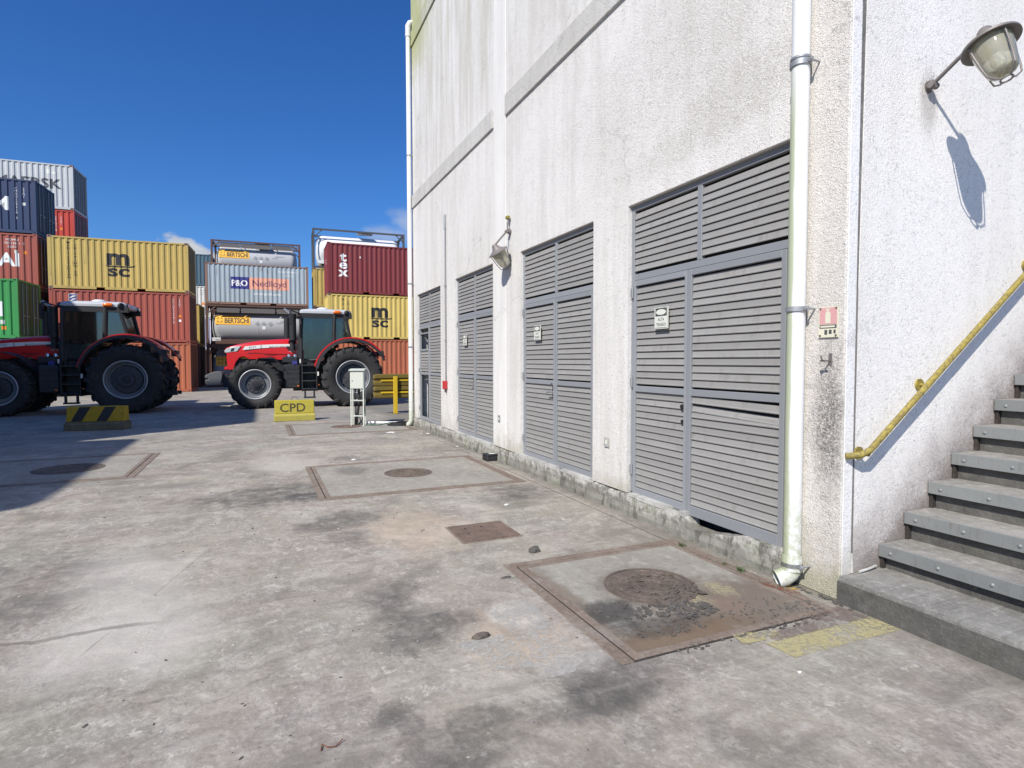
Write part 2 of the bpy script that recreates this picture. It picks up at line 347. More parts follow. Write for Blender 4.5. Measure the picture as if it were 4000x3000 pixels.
def stucco(base, grime=.5, scale=1, mode=''):
    def f(nt, b):
        p = nt.pos(); xyz = nt.sep(p)
        big = nt.noise(nt.scale(p, (1, 1, .7)), .8, 5, .6); st = nt.noise(nt.scale(p, (4, 4, .35)), 1.0, 6, .62)
        ch = nt.noise(p, 62, 3, .6, 1.3); ch2 = nt.noise(p, 11, 6, .7); fin = nt.noise(p, 90, 3, .6)
        c = nt.mix(nt.mr(big, .4, .7, 0, grime), base, tuple(x*y for x, y in zip(base, (.80, .79, .76))))
        c = nt.mix(nt.mr(st, .46, .72, 0, min(1, grime*1.3)), c, tuple(x*y for x, y in zip(base, (.74, .725, .69))))
        c = nt.mix(nt.mr(ch2, .6, .76, 0, grime*.7), c, tuple(x*.62 for x in base))
        c = nt.mix(nt.math('MULTIPLY', nt.mr(ch, .47, .36), nt.mr(ch2, .36, .6, .25, 1)), c, tuple(x*.60 for x in base)) if scale > .5 else nt.mix(nt.mr(ch, .40, .30, 0, .3), c, tuple(x*.6 for x in base))
        txt = nt.mr(ch, .30, .62)
        nb = nt.noise(p, 3.2, 7, .68)
        # foot of the wall: splash dirt and moss
        foot = nt.mr(nt.math('ADD', xyz[2], nt.math('MULTIPLY', nt.math('SUBTRACT', nb, .5), -1.1)), .55, .12, smooth=True)
        c = nt.mix(nt.math('MULTIPLY', foot, .55), c, (.36, .33, .24))
        ck = nt.vor(nt.vmath('ADD', p, nt.scale(nt.noise(p, 1.3, 6, .65, col=True), (.8, .8, .8))), .5, 'DISTANCE_TO_EDGE')
        c = nt.mix(nt.math('MULTIPLY', nt.math('MULTIPLY', nt.mr(ck, .006, .001), nt.mr(big, .5, .56)), .4), c, tuple(x*.4 for x in base))
        if mode == 'main':
            top = nt.math('MULTIPLY', nt.mr(nt.math('ADD', xyz[0], nt.math('MULTIPLY', nt.math('SUBTRACT', nb, .5), 3)), -11.6, -13.9, smooth=True),
                          nt.mr(nt.math('ADD', xyz[2], nt.math('MULTIPLY', nt.math('SUBTRACT', nb, .5), 2.5)), 8.0, 9.3, smooth=True))
            c = nt.mix(nt.math('MULTIPLY', top, .85), c, (.42, .44, .14))
            up_ = nt.math('MULTIPLY', nt.mr(xyz[2], 5.0, 8.0), nt.mr(st, .42, .66))
            c = nt.mix(nt.math('MULTIPLY', up_, .45), c, (.45, .435, .31))
            dk = nt.math('MULTIPLY', nt.mr(nb, .55, .72), nt.mr(big, .45, .6))
            c = nt.mix(nt.math('MULTIPLY', dk, .35), c, (.40, .385, .34))
            c = nt.mix(nt.math('MULTIPLY', nt.math('MULTIPLY', nt.blob(p, -3.5, 3.72, .6, .2, nz=nb, axes='xz', soft=1.4, amp=1.3), nt.mr(ch, .6, .4, .25, 1)), .5), c, (.38, .36, .31))
            c = nt.mix(nt.math('MULTIPLY', nt.math('MULTIPLY', nt.blob(p, -4.9, 4.3, 1.4, .5, nz=nb, axes='xz', soft=1.4, amp=1.2), nt.mr(ch, .6, .4)), .4), c, (.4, .37, .33))
            c = nt.mix(nt.math('MULTIPLY', nt.math('MULTIPLY', nt.blob(p, -4.3, 3.52, .9, .13, nz=nb, axes='xz', soft=1.4, amp=1.3), nt.mr(ch, .6, .4, .2, 1)), .4), c, (.38, .36, .31))
        if mode == 'pier':
            c = nt.mix(nt.math('MULTIPLY', nt.math('MULTIPLY', nt.blob(p, -2.70, 1.16, .10, .5, nz=nb, axes='xz', soft=1.5, amp=1.1), nt.mr(ch, .62, .38, .3, 1)), .95), c, (.13, .12, .11))
            c = nt.mix(nt.math('MULTIPLY', nt.blob(p, -2.93, 1.9, .02, 3.5, nz=nb, axes='xz', soft=.9, amp=.6), .6), c, (.2, .19, .16))
            low = nt.mr(nt.math('ADD', xyz[2], nt.math('MULTIPLY', nt.math('SUBTRACT', nb, .5), -.5)), .28, .1, smooth=True)
            c = nt.mix(nt.math('MULTIPLY', low, .5), c, (.34, .33, .2))
        if mode == 'side':
            # splash grime following the steps
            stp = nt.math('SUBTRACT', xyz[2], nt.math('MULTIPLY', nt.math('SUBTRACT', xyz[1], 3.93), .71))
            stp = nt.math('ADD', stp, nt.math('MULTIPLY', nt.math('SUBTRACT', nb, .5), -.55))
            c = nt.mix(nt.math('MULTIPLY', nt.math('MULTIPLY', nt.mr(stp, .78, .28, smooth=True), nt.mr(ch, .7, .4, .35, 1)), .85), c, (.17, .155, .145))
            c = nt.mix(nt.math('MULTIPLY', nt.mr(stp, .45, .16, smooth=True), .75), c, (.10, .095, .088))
            c = nt.mix(nt.math('MULTIPLY', nt.mr(stp, 1.0, .5, smooth=True), .3), c, (.42, .34, .31))
            c = nt.mix(nt.math('MULTIPLY', nt.blob(p, 4.32, 3.4, .09, .22, nz=nb, axes='yz', soft=1, amp=.8), .5), c, (.3, .27, .25))
        h = nt.math('ADD', nt.math('MULTIPLY', nt.mr(ch, .3, .6), 1), nt.math('MULTIPLY', fin, .35))
        h = nt.math('ADD', h, nt.math('MULTIPLY', ch2, .4))
        setc(nt, b, c, .9, nt.bump(h, .5*scale, .012))
    return f
mat('stucco', stucco((.78, .76, .73), .55, .85, 'main'))
mat('stucco_smooth', stucco((.78, .765, .74), .4, .5))
mat('stucco_band', stucco((.66, .645, .61), .5, 1.1, 'main'))
mat('stucco_pier', stucco((.74, .705, .66), .45, 1.05, 'pier'))
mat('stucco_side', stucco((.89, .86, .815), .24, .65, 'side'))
mat('stucco_return', stucco((.88, .86, .84), .2, .6))
def m_conc(base, moss=.4):
    def f(nt, b):
        p = nt.pos(); n1 = nt.noise(p, 2.2, 7, .65); n2 = nt.noise(p, 14, 8, .7); n3 = nt.noise(p, 60, 4, .6); n4 = nt.noise(p, 1.2, 5, .6)
        c = nt.mix(nt.mr(n1, .35, .65), base, tuple(x*.62 for x in base))
        c = nt.mix(nt.mr(n2, .52, .72, 0, .55), c, tuple(min(.6, x*1.7) for x in base))
        c = nt.mix(nt.mr(n2, .45, .3, 0, .6), c, tuple(x*.4 for x in base))
        c = nt.mix(nt.mr(n3, .56, .75, 0, .35), c, tuple(min(.6, x*1.8) for x in base))
        c = nt.mix(nt.mr(n4, .52, .66, 0, moss), c, (.10, .12, .045))
        setc(nt, b, c, .9, nt.bump(nt.math('ADD', n2, nt.math('MULTIPLY', n3, .5)), .7, .012))
    return f
def m_plinth(nt, b):
    p = nt.pos(); z = nt.sep(p)[2]; n1 = nt.noise(p, 2.5, 8, .7); n2 = nt.noise(p, 14, 8, .72); n3 = nt.noise(nt.scale(p, (1, 1, .3)), 9, 6, .7)
    c = nt.mix(nt.mr(n1, .38, .62), (.20, .19, .16), (.31, .30, .265)); zz = nt.math('ADD', z, nt.math('MULTIPLY', nt.math('SUBTRACT', n1, .5), .5))
    c = nt.mix(nt.math('MULTIPLY', nt.mr(zz, .09, .15), nt.mr(n2, .4, .55)), c, (.50, .485, .45)); c = nt.mix(nt.mr(n3, .52, .62, 0, .75), c, (.085, .08, .068)); c = nt.mix(nt.mr(n2, .45, .3, 0, .6), c, (.10, .095, .08))
    c = nt.mix(nt.math('MULTIPLY', nt.mr(n1, .52, .6), .35), c, (.12, .14, .05)); setc(nt, b, c, .9, nt.bump(n2, .9, .015))
mat('step_concrete', m_conc((.30, .285, .26), .08))
mat('riser_concrete', m_conc((.115, .11, .10), .22))
mat('landing_concrete', m_conc((.27, .26, .24), .08))
mat('plinth', m_plinth)
mat('plinth_white', m_conc((.55, .54, .5), .1))
mat('barrier_concrete', m_conc((.16, .14, .09), .25))
def m_paint(base, spec=.4, rough=.45, dirt=.5, dcol=(.18, .15, .12), metal=0, sc=1):
    def f(nt, b):
        p = nt.objc(); r_ = nt.rand()
        p = nt.vmath('ADD', p, nt.vmath('MULTIPLY', nt.vmath('ADD', (1, 1, 1), (0, 0, 0)), nt.math('MULTIPLY', r_, 17)))
        n1 = nt.noise(p, 2.5*sc, 6, .62); n2 = nt.noise(nt.scale(p, (1, 1, .3)), 12*sc, 7, .7); n3 = nt.noise(p, 55*sc, 4, .6)
        vb = nt.mix(r_, tuple(x*.88 for x in base), tuple(x*1.08 for x in base))
        c = nt.mix(nt.mr(n1, .4, .7, 0, dirt*.7), vb, tuple(x*.78 for x in base))
        c = nt.mix(nt.mr(n2, .54, .74, 0, dirt), c, dcol)
        c = nt.mix(nt.mr(n3, .6, .8, 0, dirt*.4), c, tuple(x*.6 for x in base))
        setc(nt, b, c, nt.mr(n1, .3, .7, rough, min(1, rough+.2)), nt.bump(n3, .15, .004))
        b.inputs['Metallic'].default_value = metal
    return f
mat('slat', m_paint((.295, .288, .275), dirt=.7, dcol=(.19, .175, .155), rough=.5))
mat('door_frame', m_paint((.27, .283, .302), dirt=.3, dcol=(.25, .24, .22), rough=.45))
mat('soffit', m_paint((.5, .47, .42), dirt=.4, rough=.9))
mat('galvanised', m_paint((.36, .37, .38), dirt=.3, dcol=(.2, .19, .18), metal=.5, rough=.45))
mat('nosing', m_paint((.26, .272, .268), dirt=.7, dcol=(.17, .16, .145), metal=.35, rough=.5, sc=2))
mat('galvanised_dark', m_paint((.13, .12, .115), dirt=.3, rough=.6)); mat('chrome', **{'Base Color': (.7, .7, .7), 'Metallic': 1.0, 'Roughness': .25})
mat('dark', **{'Base Color': (.012, .012, .013), 'Roughness': .8})
mat('black_rubber', m_paint((.022, .022, .024), dirt=.3, dcol=(.06, .055, .05), rough=.75))
mat('black_plastic', m_paint((.022, .023, .025), dirt=.15, dcol=(.05, .05, .05), rough=.5))
mat('white_paint', m_paint((.74, .74, .73), dirt=.2, dcol=(.4, .4, .36), rough=.5))
def m_pipe(nt, b):
    p = nt.pos(); xyz = nt.sep(p); nb = nt.noise(nt.scale(p, (3, 3, .5)), 3, 7, .7); n2 = nt.noise(p, 30, 5, .7)
    c = nt.mix(nt.mr(nb, .5, .75, 0, .25), (.76, .765, .76), (.56, .56, .51))
    # algae on the side turned to the facade's left, heavier low down
    nrm = nt.sep(nt.n.new('ShaderNodeNewGeometry').outputs['Normal'])[0]
    al = nt.mr(nt.math('ADD', nrm, nt.math('MULTIPLY', nt.math('SUBTRACT', nb, .5), .9)), (.38), (.12))
    al = nt.math('MULTIPLY', al, nt.mr(xyz[2], 3.7, 3.2))
    c = nt.mix(nt.math('MULTIPLY', al, .8), c, (.37, .42, .24))
    lo = nt.mr(nt.math('ADD', xyz[2], nt.math('MULTIPLY', nt.math('SUBTRACT', nb, .5), -1.6)), .95, .3)
    c = nt.mix(nt.math('MULTIPLY', nt.math('MULTIPLY', lo, nt.mr(n2, .35, .6)), .8), c, (.38, .41, .26))
    c = nt.mix(nt.math('MULTIPLY', nt.mr(n2, .66, .72), .5), c, (.2, .22, .13))
    setc(nt, b, c, .45)
mat('pipe_white', m_pipe)
def m_yellow(nt, b):
    p = nt.pos(); n1 = nt.noise(p, 45, 7, .75); n2 = nt.noise(p, 8, 5, .6); n3 = nt.noise(p, 120, 3, .6)
    c = nt.mix(nt.mr(n2, .4, .7), (.36, .285, .055), (.25, .195, .045)); c = nt.mix(nt.mr(n1, .46, .60, 0, .85), c, (.12, .092, .045)); c = nt.mix(nt.mr(n3, .6, .75, 0, .5), c, (.10, .07, .04))
    setc(nt, b, c, .6, nt.bump(n1, .3, .002))
mat('yellow_worn', m_yellow)
mat('yellow_rail', m_paint((.62, .42, .02), dirt=.25, dcol=(.2, .14, .03), rough=.45))
mat('yellow_dark', m_paint((.16, .115, .02), dirt=.5, dcol=(.12, .09, .03), rough=.5))
def m_rust(base, d=.6):
    def f(nt, b):
        p = nt.pos(); n1 = nt.noise(p, 5, 7, .65); n2 = nt.noise(p, 40, 6, .7)
        c = nt.mix(nt.mr(n1, .35, .65), base, tuple(x*.6 for x in base)); c = nt.mix(nt.mr(n2, .5, .7, 0, d), c, tuple(x*.35 for x in base))
        c = nt.mix(nt.mr(n2, .45, .3, 0, .4), c, tuple(min(.5, x*1.9) for x in base))
        setc(nt, b, c, .85, nt.bump(n2, .5, .006))
    return f
def m_frame(nt, b):
    p = nt.pos(); n1 = nt.noise(p, 5, 7, .65); n2 = nt.noise(p, 40, 6, .7); n3 = nt.noise(p, 3, 9, .78, .5)
    c = nt.mix(nt.mr(n1, .35, .65), (.225, .175, .138), (.17, .13, .10)); c = nt.mix(nt.mr(n2, .5, .7, 0, .5), c, (.07, .055, .047))
    c = nt.mix(nt.mr(n3, .50, .62, 0, .6), c, (.27, .24, .205)); c = nt.mix(nt.mr(n2, .42, .3, 0, .5), c, (.38, .35, .32))
    setc(nt, b, c, .88, nt.bump(n2, .5, .006))
mat('rust_frame', m_frame)
mat('joint_shade_grey', m_rust((.22, .21, .20), .4)); mat('rust_plate', m_rust((.185, .13, .10), .4)); mat('manhole_iron', m_rust((.155, .12, .095), .7)); mat('joint_dirt', m_rust((.05, .04, .034)))
mat('rust_red', m_rust((.24, .11, .065))); mat('mud', m_rust((.14, .115, .095), .5)); mat('mud_dark', m_rust((.115, .105, .093), .5))
def m_worn(base, thr=.5, sc=9, amax=.9):   # worn road paint: patches of transparency over the ground
    def f(nt, b):
        p = nt.pos(); n1 = nt.noise(p, sc, 8, .8, .5); n2 = nt.noise(p, 4, 4, .6)
        c = nt.mix(nt.mr(n2, .35, .65), base, tuple(x*.75 for x in base)); setc(nt, b, c, .8)
        a = nt.mr(nt.math('ADD', n1, nt.math('MULTIPLY', nt.math('SUBTRACT', n2, .5), .6)), thr-.06, thr+.06, 0, amax)
        nt.l.new(a, b.inputs['Alpha'])
    return f
mat('road_yellow', m_worn((.52, .46, .24), .47, 34, .85)); mat('road_rust', m_worn((.25, .10, .06), .48, 30, .9)); mat('road_orange', m_worn((.62, .38, .06), .46, 14)); mat('road_pink', m_worn((.24, .175, .15), .48, 20, .6)); mat('road_white', m_worn((.52, .50, .46), .49, 26, .75))
def m_cont(base, rust=.35, fade=.25):
    def f(nt, b):
        p = nt.objc(); r_ = nt.rand()
        q = nt.vmath('ADD', p, nt.vmath('MULTIPLY', (13., 7., 3.), nt.vmath('ADD', (0, 0, 0), nt.math('MULTIPLY', r_, 5.))))
        n1 = nt.noise(q, .8, 4, .55); n2 = nt.noise(nt.scale(q, (1, 1, .22)), 3.2, 7, .68); n3 = nt.noise(q, 10, 6, .7)
        c = nt.mix(nt.mr(n1, .35, .65, 0, fade*1.6), base, tuple(min(.8, x*.78+.012) for x in base))
        c = nt.mix(nt.mr(n2, .55, .72, 0, rust*.55), c, tuple(x*.55+.02 for x in base))
        c = nt.mix(nt.mr(n3, .63, .72, 0, rust), c, (.16, .075, .035))
        c = nt.mix(nt.mr(n2, .61, .74, 0, min(1, rust*1.6)), c, (.15, .085, .045))
        setc(nt, b, c, .55, nt.bump(n1, .12, .05))
    return f
CC = {'yellow': ((.50, .36, .10), .35), 'yellow2': ((.62, .465, .13), .25), 'red': ((.34, .078, .052), .2), 'redorange': ((.42, .125, .06), .28), 'maroon': ((.20, .030, .032), .12),
      'blue': ((.018, .036, .10), .15), 'grey': ((.52, .54, .54), .2), 'bluegrey': ((.36, .43, .47), .4), 'green': ((.03, .26, .06), .15), 'mint': ((.09, .45, .24), .15), 'scarlet': ((.52, .05, .03), .1),
      'teal': ((.07, .13, .17), .1), 'cream': ((.72, .71, .66), .08), 'brown': ((.11, .055, .04), .3), 'rail': ((.26, .16, .12), .6), 'lavender': ((.60, .60, .72), .1)}
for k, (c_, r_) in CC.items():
    mat('c_'+k, m_cont(c_, r_)); mat('e_'+k, m_cont(tuple(x*.30+.006 for x in c_), .5))  # second set: darkened copies, shade of the right-hand ends put into the colour
for k, c_ in (('p_black', (.02, .02, .022)), ('p_white', (.8, .8, .78)), ('p_navy', (.035, .04, .22)), ('p_peach', (.75, .36, .25)), ('p_purple', (.16, .05, .12)), ('p_orange', (.85, .45, .04)), ('p_grey', (.25, .26, .27)),
             ('p_signwhite', (.66, .67, .60)), ('p_pink', (.62, .33, .33)), ('p_cream', (.66, .64, .50)), ('p_bronze', (.10, .07, .03)), ('p_amber', (.8, .25, .02)), ('p_darkgrey', (.07, .075, .08))):
    mat(k, **{'Base Color': c_, 'Roughness': .6})
mat('tractor_red', **{'Base Color': (.62, .012, .012), 'Roughness': .3, 'Coat Weight': .25, 'Coat Roughness': .1})
mat('tractor_grey', m_paint((.026, .027, .030), dirt=.15, rough=.4)); mat('rim_silver', m_paint((.46, .48, .50), dirt=.15, rough=.4, metal=.3)); mat('rim_disc', m_paint((.05, .053, .06), dirt=.2, rough=.45))
mat('rim_mid', m_paint((.24, .25, .265), dirt=.2, rough=.35, metal=.4)); mat('tyre', m_paint((.024, .024, .025), dirt=.7, dcol=(.075, .068, .06), rough=.7)); mat('roof_light', m_paint((.50, .52, .54), dirt=.1, rough=.3)); mat('seat', **{'Base Color': (.02, .02, .022), 'Roughness': .7})
mat('lamp_clear', **{'Base Color': (.8, .8, .8), 'Roughness': .08, 'Metallic': .6})
def glassmat(name, col, tr, rough=.03):
    mm = bpy.data.materials.new(name); mm.use_nodes = True; t = mm.node_tree; n_ = t.nodes; n_.clear()
    o = n_.new('ShaderNodeOutputMaterial'); a = n_.new('ShaderNodeBsdfTransparent'); a.inputs[0].default_value = (*col, 1)
    g = n_.new('ShaderNodeBsdfGlossy'); g.inputs['Roughness'].default_value = rough; x = n_.new('ShaderNodeMixShader'); x.inputs[0].default_value = tr
    t.links.new(a.outputs[0], x.inputs[1]); t.links.new(g.outputs[0], x.inputs[2]); t.links.new(x.outputs[0], o.inputs[0]); MATS[name] = mm
glassmat('cab_glass', (.34, .44, .42), .16)
def m_jar(nt, b):
    setc(nt, b, (.62, .60, .47), .08); b.inputs['Transmission Weight'].default_value = .6; b.inputs['IOR'].default_value = 1.3; b.inputs['Coat Weight'].default_value = .8
mat('jar_glass', m_jar)
mat('foil', m_paint((.46, .465, .47), dirt=.25, dcol=(.3, .3, .3), rough=.45)); mat('tank_white', m_paint((.76, .76, .74), dirt=.15, rough=.45))
mat('grass_blade', **{'Base Color': (.07, .11, .03), 'Roughness': .7}); mat('hose_green', **{'Base Color': (.03, .10, .05), 'Roughness': .5})
mat('cabinet_paint', m_paint((.60, .63, .56), dirt=.12, rough=.5))
M_ = MATS

# ================================================================== the setting
FY = 3.52
g = MB()
xs = [-900, -120, -60, -30, -16, -8, -4, -2, 0, 2, 6, 20, 120, 900]; ys = [-900, -120, -40, -16, -8, -4, -2, 0, 2, 3.3, 6, 20, 60, 900]
g.add([(x, y, 0) for y in ys for x in xs], [(j*len(xs)+i, j*len(xs)+i+1, (j+1)*len(xs)+i+1, (j+1)*len(xs)+i) for j in range(len(ys)-1) for i in range(len(xs)-1)])
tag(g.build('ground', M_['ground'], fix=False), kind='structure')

# ------------------------------------------------------------------ building
B = thing('warehouse_building', 'white rough-stuccoed industrial building with four tall grey louvred door bays', 'building')
DOORS = [(-5.05, -3.05), (-7.74, -5.73), (-10.80, -8.83), (-13.75, -11.81)]
ZT = 11.5; ZB = .22; DT = 3.195
def wall_grid(x0, x1, z0, z1, holes, y0, y1):
    mb = MB(); X = sorted({x0, x1, *[h[0] for h in holes], *[h[1] for h in holes]}); Z = sorted({z0, z1, *[h[2] for h in holes], *[h[3] for h in holes if h[3] < z1]})
    def solid(i, j):
        if i < 0 or j < 0 or i >= len(X)-1 or j >= len(Z)-1: return False
        cx, cz = (X[i]+X[i+1])/2, (Z[j]+Z[j+1])/2
        return not any(h[0] < cx < h[1] and h[2] < cz < h[3] for h in holes)
    for i in range(len(X)-1):
        for j in range(len(Z)-1):
            if not solid(i, j): continue
            a, b, c, d = X[i], X[i+1], Z[j], Z[j+1]
            mb.add([(a, y0, c), (b, y0, c), (b, y0, d), (a, y0, d)], [(0, 1, 2, 3)]); mb.add([(a, y1, c), (b, y1, c), (b, y1, d), (a, y1, d)], [(3, 2, 1, 0)])
            if not solid(i-1, j): mb.add([(a, y0, c), (a, y1, c), (a, y1, d), (a, y0, d)], [(3, 2, 1, 0)])
            if not solid(i+1, j): mb.add([(b, y0, c), (b, y1, c), (b, y1, d), (b, y0, d)], [(0, 1, 2, 3)])
            if not solid(i, j-1): mb.add([(a, y0, c), (b, y0, c), (b, y1, c), (a, y1, c)], [(3, 2, 1, 0)])
            if not solid(i, j+1): mb.add([(a, y0, d), (b, y0, d), (b, y1, d), (a, y1, d)], [(0, 1, 2, 3)])
    return mb
wall_grid(-14.17, -2.95, ZB, ZT, [(a, b, ZB, DT) for a, b in DOORS], FY, FY+.25).build('facade_wall', M_['stucco'], B, fix=False)
bx(-8.76, -8.28, FY-.007, FY+.01, ZB+.005, ZT-.01).build('pilaster', M_['stucco_smooth'], B, bevel=.004)
for a, b in ((-14.16, -8.78), (-8.26, -2.96)):
    bx(a, b, FY-.03, FY+.01, 5.34, 5.64).build('string_course', M_['stucco_band'], B, bevel=.004)
bx(-14.16, -8.78, FY-.03, FY+.01, 9.2, 9.55).build('string_course', M_['stucco_band'], B, bevel=.004)
bx(-8.26, -2.96, FY-.03, FY+.01, 9.2, 9.55).build('string_course', M_['stucco_band'], B, bevel=.004)
bx(-2.949, -2.60, FY-.012, FY+.09, .0, ZT).build('corner_pier', M_['stucco_pier'], B, bevel=.008)
bx(-2.941, -2.915, FY-.017, FY, .15, ZT-.01).build('corner_pier_fillet', M_['stucco_band'], B, bevel=.004)
bx(-2.64, -2.597, FY-.006, FY+.096, .16, ZT-.01).build('pier_edge_render', M_['stucco_return'], B, bevel=.01)
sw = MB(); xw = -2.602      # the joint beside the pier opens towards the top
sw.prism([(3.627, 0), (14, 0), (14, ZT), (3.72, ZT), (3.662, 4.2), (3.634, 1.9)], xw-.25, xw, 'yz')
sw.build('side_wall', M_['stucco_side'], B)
bx(-2.72, -2.607, 3.614, 3.72, 0, ZT-.02).build('expansion_joint', M_['joint_shade_grey'], B)  # nearly flush fill, the gap's shade put into its grey
bx(-14.17, -13.92, FY+.25, 14, 0, ZT).build('end_wall', M_['stucco'], B)
bx(-13.92, -2.9, 13.75, 14, 0, ZT).build('rear_wall', M_['stucco'], B)
bx(-14.3, -2.55, FY-.12, 14.1, ZT, ZT+.25).build('roof', M_['step_concrete'], B)
bx(-13.92, -2.87, FY+.25, 13.75, .0, .2).build('inner_floor', M_['riser_concrete'], B)
bx(-13.92, -2.87, FY+2.2, FY+2.35, .2, 5).build('inner_partition', M_['galvanised'], B)
# plinth: broken-edged concrete upstand
from mathutils import noise as mn
def pl_top(x):
    t = .205 + .02*mn.noise((x*3.1, 0, 0)) + .012*mn.noise((x*13, 1, 0))
    if -4.10 < x < -3.45: t = min(t, .115 + .085*max(0, (x+3.85)/.4))
    return t
p = MB(); n = 330; rows = [0, .05, .1, .15, 1.0, 2.0]
for i in range(n+1):
    x = -14.17 + i*(11.22/n); tz = pl_top(x)
    for j, r in enumerate(rows):
        z = r if r < 1 else tz
        z = min(z, tz)
        y = FY - .028 + .008*mn.noise((x*6, z*14, 3)) - (.012 if r < .1 else 0)
        if r == 1.0: y += .004
        if r == 2.0: y = FY + .12
        p.add([(x, y, z)], [])
k = len(rows)
p.f = [(i*k+j, (i+1)*k+j, (i+1)*k+j+1, i*k+j+1) for i in range(n) for j in range(k-1)]
p.build('plinth', M_['plinth'], B, fix=False)
for a, b in ((-4.98, -4.86), (-4.83, -4.35), (-4.2, -4.12), (-7.74, -7.5), (-7.46, -6.95), (-6.9, -6.6), (-6.45, -5.76), (-10.8, -10.2), (-10.1, -9.75), (-9.7, -8.9)):
    s_ = MB(); nn = 8; pts = []
    for i in range(nn+1):
        x = a+(b-a)*i/nn; pts.append((x, FY-.034+.01*rnd.random()))
    s_.prism(pts+[(b, FY+.06), (a, FY+.06)], pl_top((a+b)/2)-.012, .232, 'xy'); s_.build('sill_piece', M_['plinth_white'], B)

# ------------------------------------------------------------------ louvred doors (one per bay): frame, leaves, slats
PL = .066
_sl = {}
def slat_mesh(wd):
    wd = round(wd, 3)
    if wd not in _sl:
        prof = [(-.011, 0), (-.013, .007), (-.008, .016), (.000, .0605), (.012, .0645), (.012, .061), (.003, .057), (-.005, .012), (-.007, 0)]
        mb = MB(); mb.prism([(a, b) for a, b in prof], 0, wd, 'yz'); _sl[wd] = mb.mesh('slat', M_['slat'])
    return _sl[wd]
DY = FY+.055
def door(x0, x1, mull, meet, idx, lab=None):
    d = MB(); y0, y1 = DY-.012, DY+.03
    d.box(x0+.003, x0+.05, y0, y1, .235, DT-.003); d.box(x1-.05, x1-.003, y0, y1, .235, DT-.003); d.box(x0+.05, x1-.05, y0, y1, 3.135, DT-.003)
    d.box(x0+.05, x1-.05, y0+.002, y1, 2.425, 2.49); d.box(mull-.028, mull+.028, y0, y1, 2.49, 3.135)
    o = d.build('louvre_door', M_['door_frame'], B, bevel=.003)
    if lab: o['label'] = lab
    def slats(a, b, z0, z1, skip=()):
        nn = int((z1-z0)/PL+.01); off = (z1-z0-nn*PL)
        for i in range(nn):
            z = z0+off*.5+i*PL+.004
            if any(u <= z+.02 < v for u, v in skip): continue
            l = link('slat', slat_mesh(b-a), o, (a, DY+.003, z), (rnd.uniform(-.02, .02), rnd.uniform(-.0012, .0012), 0))
            if idx == 4 and a > -4.2:
                if abs(z-1.2) < .04: l.rotation_euler = (0.1, .022, 0); l.location.z -= .002
                if abs(z-1.13) < .035: l.rotation_euler = (-.25, .035, .004); l.location.z -= .012
    slats(x0+.052, mull-.03, 2.492, 3.13); slats(mull+.03, x1-.052, 2.492, 3.13)
    for side, (a, b) in enumerate(((x0+.055, meet-.003), (meet+.003, x1-.055))):
        lf = MB(); yy0, yy1 = DY-.024, DY+.02; sw_ = .042 if side == 0 else .05
        bot = .215 if idx != 4 or side == 0 else .20
        lf.box(a, a+(.034 if side == 0 else .055), yy0, yy1, bot, 2.42); lf.box(b-(.03 if side == 0 else .045), b, yy0, yy1, bot, 2.42)
        A, Bq = a+(.034 if side == 0 else .055), b-(.03 if side == 0 else .045)
        lf.box(A, Bq, yy0, yy1, 2.365, 2.42); lf.box(A, Bq, yy0+.003, yy1, bot, .29); lf.box(A, Bq, yy0+.004, yy1, 1.285, 1.345)
        if idx == 1 and side == 0: lf.box(A, Bq, yy0+.004, yy1, 1.845, 1.875); lf.box(A, Bq, yy0+.004, yy1, 2.24, 2.27); lf.box(A, A+.03, yy0+.004, yy1, .29, 2.3)
        lf.build('door_leaf', M_['door_frame'], o, bevel=.003)
        skip = [(.25, 1.285), (1.85, 2.37)] if idx == 1 and side == 0 else ()
        slats(A+.002, Bq-.002, 1.347, 2.363, skip); slats(A+.002, Bq-.002, .292, 1.283, skip)
        if not (idx == 1 and side == 0): bx(A, Bq, DY+.032, DY+.036, .25, 2.4).build('interior_shade_sheet', M_['dark'], o)  # added black sheet, stands in for the dark interior behind the slats
    bx(x0+.05, x1-.05, DY+.033, DY+.037, 2.45, 3.17).build('interior_shade_sheet', M_['dark'], o)  # same black stand-in for the dark interior, above the transom
    for z in (.42, 1.33, 2.25):
        hm = MB().cyl((x0+.052, DY-.034, z), (x0+.052, DY-.034, z+.11), .009); hm.box(x0+.02, x0+.05, DY-.036, DY-.024, z+.01, z+.10)
        hm.build('hinge', M_['galvanised'], o, smooth=True)
    h = MB(); xx = meet-.03
    if idx != 4:
        h.box(xx-.012, xx+.012, DY-.03, DY-.02, 1.10, 1.28); h.cyl((xx, DY-.02, 1.19), (xx, DY-.075, 1.19), .009); h.tube([(xx, DY-.07, 1.19), (xx-.05, DY-.072, 1.188), (xx-.10, DY-.068, 1.18)], .009)
        h.build('handle', M_['chrome'], o, smooth=True)
        bx(xx-.02, xx+.005, DY-.05, DY-.024, 1.285, 1.31).build('latch', M_['chrome'], o)
    else:
        MB().cyl((xx-.02, DY-.03, 1.18), (xx-.02, DY-.0, 1.18), .022).build('lock_hole', M_['dark'], o)
        MB().cyl((xx-.02, DY-.028, 1.045), (xx-.02, DY-.0, 1.045), .015).build('lock_hole', M_['dark'], o)
    return o
door(*DOORS[0], -4.04, -4.18, 4, 'widest-looking louvre door nearest the stairs, one slat bent and hanging')
door(*DOORS[1], -6.72, -6.74, 3); door(*DOORS[2], -9.815, -9.81, 2)
door(*DOORS[3], -12.82, -12.86, 1, 'far louvre door with two dark holes where slats are missing')
